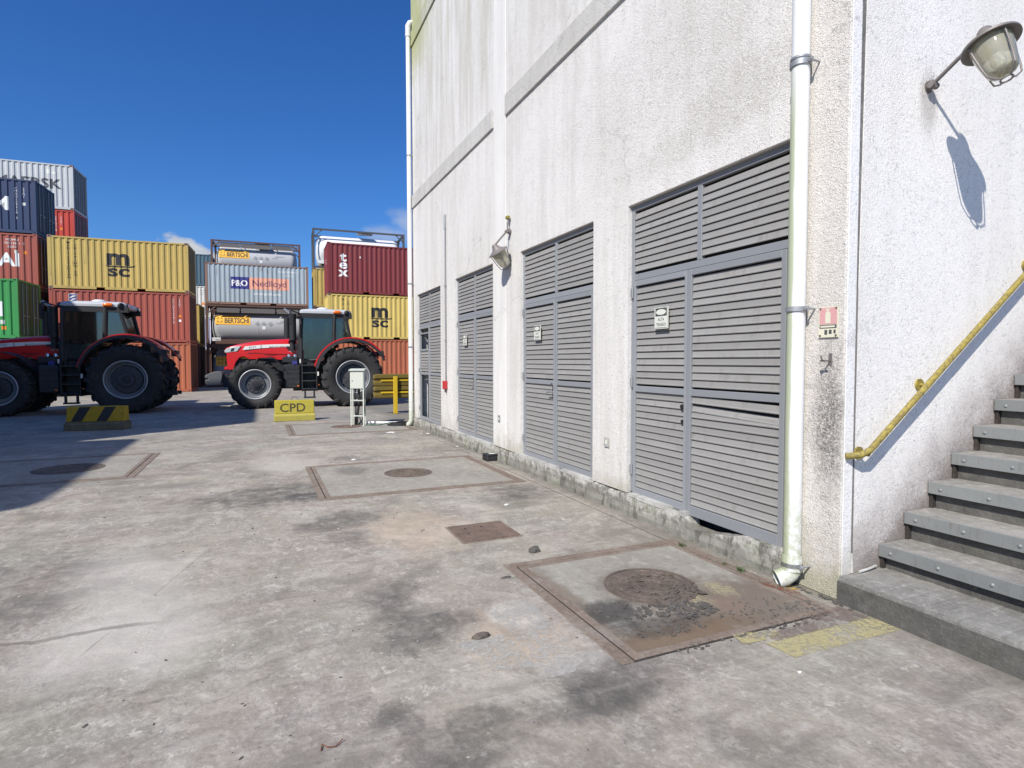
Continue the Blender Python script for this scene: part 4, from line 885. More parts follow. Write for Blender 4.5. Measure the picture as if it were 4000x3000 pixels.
o = MB().tube([(-14.95, 2.35, .05), (-14.8, 2.9, .035), (-14.45, 3.5, .04), (-14.3, 3.9, .05)], .034, 12).build('ground_pipe', M_['white_paint'], smooth=True); tag(o, 'white plastic pipe lying on the ground from the cabinet to the building corner', 'pipe')
hc = MB()
for k in range(4):
    rr_ = .3-.03*k; hc.tube([(-14.35+.5*rr_*math.cos(a)*1.6+.02*k, 3.2+rr_*math.sin(a), .018+.02*k+.01*math.sin(3*a)) for a in [2*math.pi*i/28 for i in range(29)]], .014, 7, caps=False)
tag(hc.build('cable_coil', M_['black_rubber'], smooth=True), 'black cable coiled on the ground by the far building corner', 'cable')
o = MB().tube([(-14.6, 2.4, .02), (-14.45, 2.7, .02), (-14.55, 3.0, .06), (-14.4, 3.3, .03), (-14.5, 3.7, .02)], .012, 7).build('garden_hose', M_['hose_green'], smooth=True); tag(o, 'thin green hose lying beside the white ground pipe', 'hose')

t = thing('guard_rail', 'yellow double guard rail on square posts at the far corner of the building', 'guard rail', (-17.6, 3.15, 0), R(90))
for k, z in enumerate((.835, .47)):
    prof = [(.10, 0), (.06, .03), (.055, .11), (.10, .16), (.10, .21), (.055, .26), (.06, .35), (.10, .38), (.115, .38), (.075, .345), (.07, .265), (.115, .215), (.115, .155), (.07, .105), (.075, .035), (.115, 0)]
    mb = MB(); secs = []
    for x, sc_, dx in ((0, .75, .02), (.05, .92, .0), (.14, 1, 0), (6, 1, 0)): secs.append([(x, y+dx, z+.19+(zz-.19)*sc_) for y, zz in prof])
    mb.loft(secs); mb.build('beam', M_['yellow_dark'], t)
    bx(.22, 6, .030, .058, z+.155, z+.205).build('centre_rib', M_['yellow_rail'], t, bevel=.008)
for x in (.65, 2.9, 5.2): bx(x-.058, x+.058, -.06, .03, 0, 1.144).build('post', M_['yellow_rail'], t, bevel=.006); bx(x-.1, x+.1, -.1, .09, 0, .012).build('base_plate', M_['yellow_dark'], t)

def barrier(label, x, y, ln, rz, stripes):
    t = thing('concrete_barrier', label, 'barrier', (x, y, 0), rz, 'low painted concrete barriers')
    up_p = [(.07, .20), (.11, .555), (.33, .555), (.37, .20)]; base = [(0, 0), (.44, 0), (.44, .15), (.37, .20), (.07, .20), (0, .15)]
    mb = MB(); mb.prism([(a, b) for a, b in up_p], 0, ln, 'yz'); mb.build('upper_block', M_['barrier_yellow' if not stripes else 'barrier_amber'], t, bevel=.012)
    mb = MB(); mb.prism([(a, b) for a, b in base], -.02, ln+.02, 'yz'); mb.build('foot', M_['barrier_yellow2' if not stripes else 'barrier_concrete'], t, bevel=.012)
    th = math.atan2(.04, .355); Mx = Matrix.Translation((0, .07, .20)) @ Matrix.Rotation(-th, 4, 'X')
    if stripes:
        its = []
        for x0 in (.1, .62): its.append(([(x0, .012), (x0+.22, .012), (x0+.40, .345), (x0+.17, .345)], [(0, 1, 2, 3)]))
        decal('stripe', its, M_['p_black'], t, M=Mx, eps=.004)
    else:
        decal('lettering', [T('CPD', .12, .05, .32, 1.05, .012)], M_['stencil'], t, M=Mx, eps=.004)
        MB().tube([(.42, .2, .55), (.44, .2, .62), (.52, .22, .64), (.60, .22, .60), (.58, .2, .55)], .012, 8).build('lifting_loop', M_['lamp_metal'], t)
    return t
mat('barrier_yellow', m_paint((.46, .39, .05), dirt=.9, dcol=(.2, .19, .08), rough=.8, sc=2)); mat('barrier_yellow2', m_paint((.42, .37, .08), dirt=.8, dcol=(.2, .2, .1), rough=.85, sc=2)); mat('barrier_amber', m_paint((.42, .27, .02), dirt=.8, dcol=(.14, .10, .04), rough=.8, sc=2)); mat('stencil', m_paint((.06, .055, .03), dirt=.6, dcol=(.35, .3, .05), rough=.9, sc=3))
barrier('concrete barrier with black and yellow diagonal stripes, in the shade', -16.28, -4.13, 1.2, R(80), True)
barrier('yellow concrete barrier with CPD stencilled on it, in the sun', -16.52, .36, 1.0, R(90), False)

# ================================================================== shipping containers
L20, D20 = 6.06, 2.44
PX0, PX1, PITCHC = .17, 5.89, .276
def cprof(x, y_out=.012, y_in=.05):
    if x < PX0 or x > PX1: return y_out
    u = (x-PX0) % PITCHC
    if u < .085: return y_out
    if u < .138: return y_out+(y_in-y_out)*(u-.085)/.053
    if u < .223: return y_in
    return y_in-(y_in-y_out)*(u-.223)/.053
def cbreaks():
    xs = [PX0]
    x = PX0
    while x < PX1:
        for d in (.085, .138, .223, PITCHC):
            if x+d < PX1: xs.append(x+d)
        x += PITCHC
    xs.append(PX1); return xs
CB = cbreaks()
_cm = {}
def cmesh(key, fn, col):
    k = (key, col)
    if k not in _cm: _cm[k] = fn().mesh(key[0], M_[col])
    return _cm[k]
def side_geo(H):
    m_ = MB(); n = len(CB)
    xs = [.15]+CB+[5.91]; vs = [(x, cprof(x) if PX0 <= x <= PX1 else .012, z) for z in (.15, H-.10) for x in xs]
    k = len(xs); m_.add(vs, [(i, i+1, k+i+1, k+i) for i in range(k-1)])
    return m_
def end_geo(H, x, sgn):
    m_ = MB(); ys = [.1]; y = .14
    while y < D20-.3:
        ys += [y, y+.09, y+.14, y+.23]; y += .28
    ys.append(D20-.1); vs = []
    for z in (.15, H-.10):
        for i, yy in enumerate(ys):
            ph = ((yy-.14) % .28)/.28 if .14 <= yy < D20-.3 else 0
            d = 0 if ph < .32 else (.045 if .49 < ph < .81 else .022)
            vs.append((x+sgn*d, yy, z))
    k = len(ys); m_.add(vs, [(i, i+1, k+i+1, k+i) for i in range(k-1)]); return m_
def container(label, org, heading, z0, col, H=2.59, deco=None, rail='', group='shipping containers in stacks', full=True, L=L20, doors=False):
    t = thing('shipping_container', label, 'container', (org[0], org[1], z0), heading, group); rc = rail or col
    def add(nm, fn, colr, loc=None): return link(nm, cmesh((nm, H, fn.__name__ if full else fn.__name__), fn, colr), t, loc)
    def side(): return side_geo(H)
    def back(): return MB().box(.15, 5.91, D20-.03, D20-.012, .15, H-.10)
    def rend(): return end_geo(H, L20-.012, -1)
    def lend(): return end_geo(H, .012, 1)
    def roof(): return MB().box(.05, L20-.05, .05, D20-.05, H-.05, H-.02)
    def floor(): return MB().box(.05, L20-.05, .05, D20-.05, .12, .16)
    def post(): return MB().box(0, .15, 0, .13, .118, H-.118)
    def toprail(): return MB().box(.178, L20-.178, .003, .06, H-.10, H-.03)
    def botrail():
        m_ = MB(); 
        for a, b in ((.178, 1.97), (2.33, 3.73), (4.09, L20-.178)): m_.box(a, b, .004, .05, .02, .15)
        m_.box(1.97, 2.33, .004, .05, .125, .15); m_.box(3.73, 4.09, .004, .05, .125, .15); return m_
    def endrail(): return MB().box(.004, .06, .13, D20-.13, 0.02, .15)
    def endtop(): return MB().box(.004, .06, .13, D20-.13, H-.10, H-.01)
    def cast(): return MB().box(0, .178, 0, .162, 0, .118)
    add('side_panel', side, col); add('end_panel', rend, 'e_'+col[2:]); add('end_panel', lend, col); add('roof_panel', roof, col)  # right end takes the shade-darkened copy, left end the plain colour
    add('side_panel', back, col); add('floor_panel', floor, rc); add('top_rail', toprail, rc); add('bottom_rail', botrail, rc)
    add('top_rail', toprail, rc, (0, D20-.063, 0)); add('bottom_rail', botrail, rc, (0, D20-.054, 0))
    for x in (0, L20-.15):
        for y in (0, D20-.13): add('corner_post', post, rc, (x, y, 0))
    for x in (.0, L20-.064): add('end_rail', endrail, rc, (x, 0, 0)); add('end_rail', endtop, rc, (x, 0, 0))
    if full:
        cc_ = 'c_rail' if rust_ok(col) else rc
        for z in (0, H-.118):
            for x in (-.002, L20-.176):
                for y in (-.002, D20-.160): add('corner_casting', cast, cc_, (x, y, z))
        hol = MB().box(.045, .13, -.004, -.0025, .03, .085); hm = _cm.setdefault(('hole',), hol.mesh('casting_hole', M_['dark']))
        for z in (0, H-.118):
            for x in (0, L20-.178): link('casting_hole', hm, t, (x, 0, z))
    if doors:
        rd = MB()
        for y in (.45, .85, 1.58, 1.98): rd.cyl((L20+.012, y, .2), (L20+.012, y, H-.15), .016, n=8)
        for y in (.45, .85, 1.58, 1.98):
            rd.box(L20+.0, L20+.03, y-.02, y+.22, 1.0, 1.04)
        rd.build('lock_rods', M_['galvanised'], t)
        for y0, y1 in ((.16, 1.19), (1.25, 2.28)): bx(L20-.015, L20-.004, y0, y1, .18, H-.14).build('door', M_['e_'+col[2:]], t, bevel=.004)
    if deco: deco(t)
    return t
def rust_ok(c): return c in ('c_yellow', 'c_yellow2', 'c_bluegrey', 'c_grey')
def D_(t, name, items, m_, eps=.004): decal(name, items, M_[m_], t, prof=cprof, eps=eps, breaks=CB)
def msc(t):
    D_(t, 'lettering', [T('m', 2.40, 1.30, 1.13, 1.2, .035)], 'p_black')
    D_(t, 'lettering', [T('sc', 2.46, .72, .82, 1.42, .028)], 'p_black')
    wv = [(2.36, 1.27), (2.44, 1.235), (2.6, 1.235), (3.4, 1.235), (3.55, 1.25), (3.66, 1.29), (3.6, 1.19), (3.42, 1.165), (2.6, 1.165), (2.44, 1.175)]
    D_(t, 'wave_line', [(wv, [tuple(range(10))])], 'p_black')
    D_(t, 'lettering', TV('MEDITERRANEAN', .84, 2.22, .155, .142, 1.0, .01), 'p_black'); D_(t, 'lettering', TV('SHIPPING CO', 1.12, 2.10, .155, .146, 1.0, .01), 'p_black')
def red_deco(t):
    D_(t, 'sticker', [Q(.80, 1.14, 1.95, 2.37)], 'p_white'); D_(t, 'sticker_field', [Q(.83, 1.11, 1.98, 2.34)], 'p_navy', .006)
    D_(t, 'sticker_swoosh', [([(.84, 2.20), (.95, 2.27), (1.10, 2.29), (1.10, 2.24), (.96, 2.20), (.84, 2.12)], [(0, 1, 2, 3, 4, 5)]), ([(.84, 2.02), (.95, 2.12), (1.10, 2.16), (1.10, 2.10), (.97, 2.06), (.9, 1.99)], [(0, 1, 2, 3, 4, 5)])], 'p_signwhite', .008)
    D_(t, 'lettering', TV('FCIU4369818', 5.32, 2.18, .125, .118), 'p_white'); D_(t, 'lettering', TV('22G1', 5.60, 2.18, .125, .118), 'p_white')
    D_(t, 'sticker', [Q(5.55, 5.66, 1.32, 1.44)], 'p_amber'); D_(t, 'sticker', [Q(5.55, 5.66, 1.08, 1.2)], 'p_white')
def hyundai(t):
    D_(t, 'lettering', [T('HYUNDAI', 5.36, 1.02, .86, 1.05, .03, 'RIGHT')], 'p_white'); D_(t, 'lettering', [T('HDMU', 4.82, 2.22, .14, 1.2)], 'p_white')
    D_(t, 'lettering', [T('725128 1  5', 4.75, 2.05, .14, 1.2)], 'p_white'); D_(t, 'lettering', [T('22G1', 4.88, 1.88, .14, 1.2)], 'p_white'); D_(t, 'sticker', [Q(5.5, 5.62, 1.6, 1.75)], 'p_amber'); D_(t, 'sticker', [Q(5.15, 5.27, 1.63, 1.78)], 'p_signwhite')
def cma(t):
    D_(t, 'lettering', [T('CMA CGM', 5.03, 1.08, .88, 1.05, .03, 'RIGHT')], 'p_white'); D_(t, 'lettering', TV('CMAU159318 5', 5.28, 2.08, .14, .128), 'p_white'); D_(t, 'lettering', TV('22G1', 5.58, 2.08, .14, .128), 'p_white'); D_(t, 'sticker', [Q(5.52, 5.64, 1.33, 1.47)], 'p_signwhite')
def maersk(t):
    D_(t, 'lettering', [T('MAERSK', 5.45, 1.18, .74, 1.14, .03, 'RIGHT')], 'p_darkgrey'); D_(t, 'sticker', [Q(4.78, 4.98, 1.98, 2.25), Q(5.05, 5.25, 1.98, 2.12)], 'p_signwhite')
def green_deco(t):
    D_(t, 'lettering', [T('EVERGREEN', 5.55, .98, .86, 1.02, .03, 'RIGHT')], 'p_white'); D_(t, 'sticker', [Q(5.42, 5.56, .62, .80)], 'p_signwhite'); D_(t, 'sticker', [Q(5.45, 5.60, .38, .53)], 'p_amber')
def pno(t):
    D_(t, 'blue_panel', [Q(1.43, 2.50, 1.0, 1.75)], 'p_navy'); D_(t, 'peach_panel', [Q(2.505, 4.86, .99, 1.74)], 'p_peach')
    D_(t, 'lettering', [T('P&O', 1.47, 1.19, .52, .93, .025)], 'p_white', .006); D_(t, 'lettering', [T('Nedlloyd', 2.66, 1.20, .56, 1.0, .005)], 'p_purple', .006)
    D_(t, 'lettering', [T('www.ponl.com', 2.72, .64, .27, 1.0, .006)], 'p_white'); D_(t, 'lettering', [T('PONU 020488 7', 4.22, 2.12, .17, .95, .006)], 'p_white'); D_(t, 'lettering', [T('GB 22G1', 4.6, 1.9, .15, .95, .006)], 'p_white')
def tex(t):
    D_(t, 'lettering', [T('t', .88, 1.86, .74, 1.3, .03, 'CENTER'), T('e', .88, 1.44, .72, 1.3, .025, 'CENTER'), T('x', .88, 1.0, .72, 1.3, .03, 'CENTER')], 'p_white')
    D_(t, 'sticker', [Q(1.80, 1.86, 2.08, 2.17)], 'p_white')
    decal('lettering', [T('s', 0, 0, .6, .8, .04, 'CENTER')], M_['p_white'], t, M=Matrix.Translation((0, .85, 1.75)) @ Matrix.Rotation(R(-90), 4, 'Z'), eps=.004)
def scar(t):
    D_(t, 'lettering', TV('TRLU318', 5.17, 2.1, .13, .125), 'p_white'); D_(t, 'lettering', TV('22G1', 5.42, 2.1, .13, .125), 'p_white'); D_(t, 'sticker', [Q(5.37, 5.48, 1.42, 1.56)], 'p_amber')
def reefer(t):
    D_(t, 'lettering', [T('MWCU', 5.2, 2.2, .13), T('672 140 3', 5.2, 2.02, .12), T('45R1', 5.2, 1.86, .12)], 'p_grey'); D_(t, 'warning_triangle', [([(5.24, 1.05), (5.56, 1.05), (5.40, 1.32)], [(0, 1, 2)])], 'p_amber')
def stack(org, hd, levels, z0=0, where=''):
    z = z0
    for lab, col, H, deco, kw in levels:
        container(lab, org, hd, z, 'c_'+col, H, deco, **kw); z += H+.012
    return z
S_ = 2.59; H1 = R(87.2)
def Xk(**k): return k
# the front row seen over the tractors
stack((-35.1, -9.36), H1, [('red-brown container at ground level behind the left tractor\'s rear wheel', 'redorange', S_, None, {}), ('faded red container with a blue and white leaf sticker, under the yellow one', 'red', S_, red_deco, {}), ('yellow container with black m sc mark topping the stack left of centre', 'yellow', S_, msc, {})])
stack((-35.54, -15.84), H1, [('dark brown container at ground level of the far left stack', 'brown', S_, None, {}), ('dark brown container second from the ground in the far left stack', 'brown', S_, None, {}), ('red container ending in white letters AI, under the dark blue one', 'red', S_, hyundai, {'doors': True}), ('dark blue container ending in a white letter M, at the left edge', 'blue', S_, cma, {'doors': True})])
stack((-31.86, -15.55), H1, [('mint green container at ground level at the left edge', 'mint', S_, None, {}), ('bright green container at the left edge above the mint one', 'green', S_, green_deco, {'doors': True})])
stack((-41.7, -15.77), H1, [('brown container at the bottom of the tallest stack', 'brown', S_, None, {}), ('brown container second in the tallest stack', 'brown', S_, None, {}), ('brown container third in the tallest stack', 'brown', S_, None, {}), ('bright red container just under the grey one in the tallest stack', 'scarlet', S_, scar, {'doors': True}), ('light grey container ending in dark letters SK, highest of all', 'grey', S_, maersk, {'doors': True})])
stack((-41.3, -9.42), H1, [('brown container under the narrow glimpse of yellow behind the left stack', 'brown', S_, None, {}), ('yellow container seen as a narrow strip between the stacks', 'yellow', S_, None, {})])
stack((-54.1, -9.5), H1, [('dark container at the bottom of the far stack in the gap', 'brown', S_, None, {}), ('pale lavender container glimpsed low in the gap', 'lavender', S_, None, {}), ('cream refrigerated container glimpsed in the gap, yellow triangle on it', 'cream', S_, reefer, {}), ('dark teal container above the cream one in the gap', 'teal', S_, None, {})])
zc = stack((-34.6, 3.66), R(88.6), [('orange-red container behind the right tractor\'s rear wheel', 'redorange', 2.896, None, {}), ('bright yellow container with black m sc mark above the orange-red one', 'yellow2', S_, msc, {}), ('maroon container with vertical white letters tex', 'maroon', 2.896, tex, {})])
container('blue-grey corrugated container with blue and peach shipping line panels', (-40.75, -2.99), H1, 2*(S_+.012), 'c_bluegrey', S_, pno, rail='c_rail')
stack((-47.05, -3.05), H1, [('brown container hidden under the upper tank, ground level', 'brown', S_, None, {}), ('brown container hidden under the upper tank, second level', 'brown', S_, None, {}), ('brown container hidden under the upper tank, third level', 'brown', S_, None, {})])
stack((-40.45, 3.36), H1, [('brown container at the bottom of the stack behind the maroon one', 'brown', S_, None, {}), ('brown container second in the stack behind the maroon one', 'brown', S_, None, {}), ('yellow container directly under the white tank', 'yellow', S_, None, {})])
# rows to the left, outside the picture, whose shadow falls across the yard and the left tractor
for n_, org, nm_ in ((4, (-1.15, -11.0), 'nearest'), (5, (-8.1, -11.0), 'tall middle'), (4, (-14.35, -11.0), 'farthest')):
    stack(org, R(180), [(('first', 'second', 'third', 'fourth', 'fifth')[i]+' container from the ground in the '+nm_+' stack left of the picture', ('brown', 'redorange', 'blue', 'red', 'teal')[(i+n_) % 5], S_, None, {'full': False, 'group': 'containers left of the picture'}) for i in range(n_)])

def tank_container(label, org, heading, z0, frame, shell, r_=1.10, cz=1.24, sign=True, H=2.59):
    t = thing('tank_container', label, 'tank container', (org[0], org[1], z0), heading, 'tank containers')
    cy = D20/2
    for x in (0, L20-.13):
        for y in (0, D20-.13): bx(x, x+.13, y, y+.13, 0, H).build('corner_post', M_[frame], t)
    for z in (0.0, H-.12):
        for y in (.01, D20-.11): bx(.13, L20-.13, y, y+.10, z+.005, z+.115).build('side_rail', M_[frame], t)
        for x in (.01, L20-.12): bx(x, x+.11, .13, D20-.13, z+.005, z+.115).build('end_rail', M_[frame], t)
    br = MB()
    for x in (.07, L20-.07):
        for y0, y1 in ((.1, .75), (D20-.1, D20-.75)):
            br.cyl((x, y0, H-.65), (x, y1, H-.08), .045, n=8); br.cyl((x, y0, .65), (x, y1, .08), .045, n=8)
    for y in (.06, D20-.06):
        for x0, x1 in ((.1, .62), (L20-.1, L20-.62)): br.cyl((x0, y, H-.55), (x1, y, H-.08), .035, n=8)
    br.build('brace', M_[frame], t)['kind'] = 'stuff'
    if sign:
        for a_, b_ in ((.62, 1.9), (2.0, 4.0), (4.1, 5.42)): bx(a_, b_, .075, .095, H-.50, H-.16).build('top_side_plate', M_['galvanised_dark'], t)
        bx(.5, 5.5, .12, .16, .13, .42).build('underside_shade_panel', M_[frame], t)  # added panel, stands in for the shade under the tank
    pr = [(0, 0), (r_*.35, .02), (r_*.7, .10), (r_*.9, .22), (r_*.975, .34), (r_, .48), (r_, 2.72), (r_*1.006, 2.725), (r_*1.006, 2.765), (r_, 2.77), (r_, 5.12), (r_*.975, 5.26), (r_*.9, 5.38), (r_*.7, 5.50), (r_*.35, 5.58), (0, 5.60)]
    MB().lathe(pr, (.23, cy, cz), (1, 0, 0), 48).build('tank_shell', M_[shell], t, smooth=True)
    sk = MB(); [sk.box(x, x+.25, cy-.7, cy+.7, .1, cz-r_*.75) for x in (.6, 5.2)]; sk.build('saddle', M_[frame], t)
    ww = MB(); [ww.box(.15, L20-.15, cy+o_, cy+o_+.2, H-.10, H-.07) for o_ in (-.55, -.3, .1)]
    for x in (1.9, 3.0, 4.1): ww.cyl((x, .07, H-.1), (x+.25, cy-.3, cz+r_*.98), .03, n=8); ww.cyl((x, .07, H-.3), (x, cy-.5, cz+r_*.8), .02, n=6)
    if sign: ww.build('walkway', M_['galvanised'], t)
    if r_ > 1: bx(2.9, 3.9, .12, .8, H-.13, H-.11).build('walkway_plate', M_['galvanised'], t)
    def cd(name, items, m_, eps=.005):
        bm = flat_geo(items); zs = [v.co.z for v in bm.verts]
        z = min(zs)+.04
        while z < max(zs):
            bmesh.ops.bisect_plane(bm, geom=bm.verts[:]+bm.edges[:]+bm.faces[:], plane_co=(0, 0, z), plane_no=(0, 0, 1)); z += .06
        for v in bm.verts: v.co.y = cy-math.sqrt(max(.01, (r_+eps)**2-(v.co.z-cz)**2))
        bmesh.ops.recalc_face_normals(bm, faces=bm.faces); me = bpy.data.meshes.new(name); bm.to_mesh(me); bm.free(); me.materials.append(M_[m_]); link(name, me, t)
    if sign:
        cd('name_plate', [Q(.50, 2.52, 1.34, 1.92)], 'p_orange', .012); cd('plate_lettering', [T('BERTSCHI', 1.02, 1.46, .44, .74, .035)], 'p_bronze', .018)
        cx, cz2 = .76, 1.63; seg = []
        for k in range(4):
            a0 = k*math.pi/2+.35; ps = [(cx+.17*math.cos(a0+j*.22), cz2+.17*math.sin(a0+j*.22)) for j in range(5)]+[(cx+.12*math.cos(a0+j*.22), cz2+.12*math.sin(a0+j*.22)) for j in range(4, -1, -1)]
            seg.append((ps, [tuple(range(10))]))
        cd('plate_emblem', seg, 'p_bronze', .018)
        its = []
        for k, (x, z) in enumerate(((2.95, 1.42), (3.32, 1.42), (3.72, 1.42))): its.append(([(x-.16, z), (x, z-.16), (x+.16, z), (x, z+.16)], [(0, 1, 2, 3)]))
        cd('hazard_diamond', its, 'p_grey', .01); cd('white_notice', [Q(3.22, 3.42, 1.05, 1.28)], 'p_white', .012); cd('small_print', [Q(4.1, 4.45, 1.44, 1.455), Q(4.05, 4.5, 1.5, 1.515), Q(4.3, 5.0, 1.62, 1.65), Q(4.3, 4.85, 1.55, 1.575)], 'p_grey', .01)
    bx(.32, .80, .12, .30, .30, .52).build('valve_box', M_['white_paint'], t)
    return t
tank_container('dark-framed grey tank at ground level behind the right tractor\'s nose', (-40.75, -2.99), H1, 0, 'c_brown', 'foil')
tank_container('grey tank with orange name plate above the red bonnet of the right tractor', (-40.75, -2.99), H1, S_+.006, 'c_brown', 'foil')
tank_container('grey tank with orange name plate on top, above the blue-grey container', (-47.05, -3.05), H1, 3*(S_+.012), 'c_brown', 'foil')
tank_container('white tank in a dark open frame high above the maroon container', (-40.45, 3.36), H1, 3*(S_+.012), 'p_darkgrey', 'tank_white', 1.12, 1.2, False)

# ================================================================== tractors
def wheel(par, x, y, R_, W_, rim, disc_r, n_lug, name, out=1, scallop=False):
    w_ = empty(name, par, (x, y, R_-.03)); a = W_/2; s = R_/1.08
    pr = [(rim*.97, -a*.62), (rim, -a*.72), (rim+.04, -a*.86), (rim+(R_-rim)*.35, -a*1.0), (rim+(R_-rim)*.65, -a*.99), (R_-.11*s, -a*.92), (R_-.07*s, -a*.80), (R_-.055*s, -a*.4), (R_-.05*s, 0)]
    pr += [(r_, -h) for r_, h in pr[-2::-1]]
    MB().lathe(pr, axis=(0, 1, 0), n=56).build('tyre', M_['tyre'], w_, smooth=True)
    tr = MB()
    def P(r_, an, yy): return Vector((r_*math.cos(an), yy, r_*math.sin(an)))
    for k in range(n_lug):
        for sd in (-1, 1):
            a0 = 2*math.pi*(k+(.5 if sd > 0 else 0))/n_lug; hw = .030*s/R_*1.08
            secs = []
            for yy, da, rt_, rb in ((-.06*a, 0, R_-.003, R_-.07*s), (.55*a, .10, R_-.004, R_-.08*s), (.93*a, .17, R_-.022*s, R_-.12*s), (1.045*a, .195, R_-.10*s, R_-.16*s), (1.02*a, .20, R_-.17*s, R_-.19*s)):
                an = a0-da*out*1.0; secs.append([P(rt_, an-hw, sd*yy), P(rt_, an+hw, sd*yy), P(rb, an+hw*1.5, sd*yy), P(rb, an-hw*1.5, sd*yy)])
            tr.loft(secs)
    tr.build('tread_lugs', M_['tyre'], w_)
    o = .0
    rp = [(rim+.008, a*.80), (rim-.008, a*.82), (rim-.022, a*.80), (rim-.03, a*.7), (rim-.047, a*.66)]
    MB().lathe([(r_, h*out) for r_, h in rp], axis=(0, 1, 0), n=48).build('rim', M_['rim_silver'], w_, smooth=True, fix=False)
    MB().lathe([(rim-.047, a*.76*out), (rim-.057, a*.54*out), (rim-.077, a*.49*out), (rim-.092, a*.11*out), (disc_r+.02, a*.125*out)], axis=(0, 1, 0), n=48).build('rim_dish', M_['rim_mid'], w_, smooth=True, fix=False)
    MB().lathe([(rim+.03, a*.6*-out), (rim-.02, a*.5*-out), (rim-.05, 0), (.1, 0.05*out)], axis=(0, 1, 0), n=48).build('rim_barrel', M_['rim_disc'], w_, smooth=True, fix=False)
    d_ = MB(); n_ = 60; ring = []
    for i in range(n_):
        an = 2*math.pi*i/n_; rr_ = disc_r*(1+(.035*math.cos(12*an) if scallop else 0)); ring.append((rr_*math.cos(an), rr_*math.sin(an)))
    d_.add([(x_, out*a*.22, z_) for x_, z_ in ring]+[(x_*.97, out*a*.30, z_*.97) for x_, z_ in ring]+[(x_*.55, out*a*.34, z_*.55) for x_, z_ in ring]+[(x_*.5, out*a*.5, z_*.5) for x_, z_ in ring]+[(0, out*a*.52, 0)],
           [(i, (i+1) % n_, n_+(i+1) % n_, n_+i) for i in range(n_)]+[(n_+i, n_+(i+1) % n_, 2*n_+(i+1) % n_, 2*n_+i) for i in range(n_)]+[(2*n_+i, 2*n_+(i+1) % n_, 3*n_+(i+1) % n_, 3*n_+i) for i in range(n_)]+[(3*n_+i, 3*n_+(i+1) % n_, 4*n_) for i in range(n_)])
    d_.build('wheel_disc', M_['rim_disc'], w_, smooth=True)
    hb = MB(); hb.lathe([(.0, a*.62*out), (.10, a*.60*out), (.12, a*.45*out)], axis=(0, 1, 0), n=20)
    for k in range(10):
        an = k*math.pi/5; hb.cyl(P(disc_r*.72, an, out*a*.3), P(disc_r*.72, an, out*a*.40), .018, n=8)
    hb.build('hub', M_['tractor_grey'], w_, fix=True)
    return w_
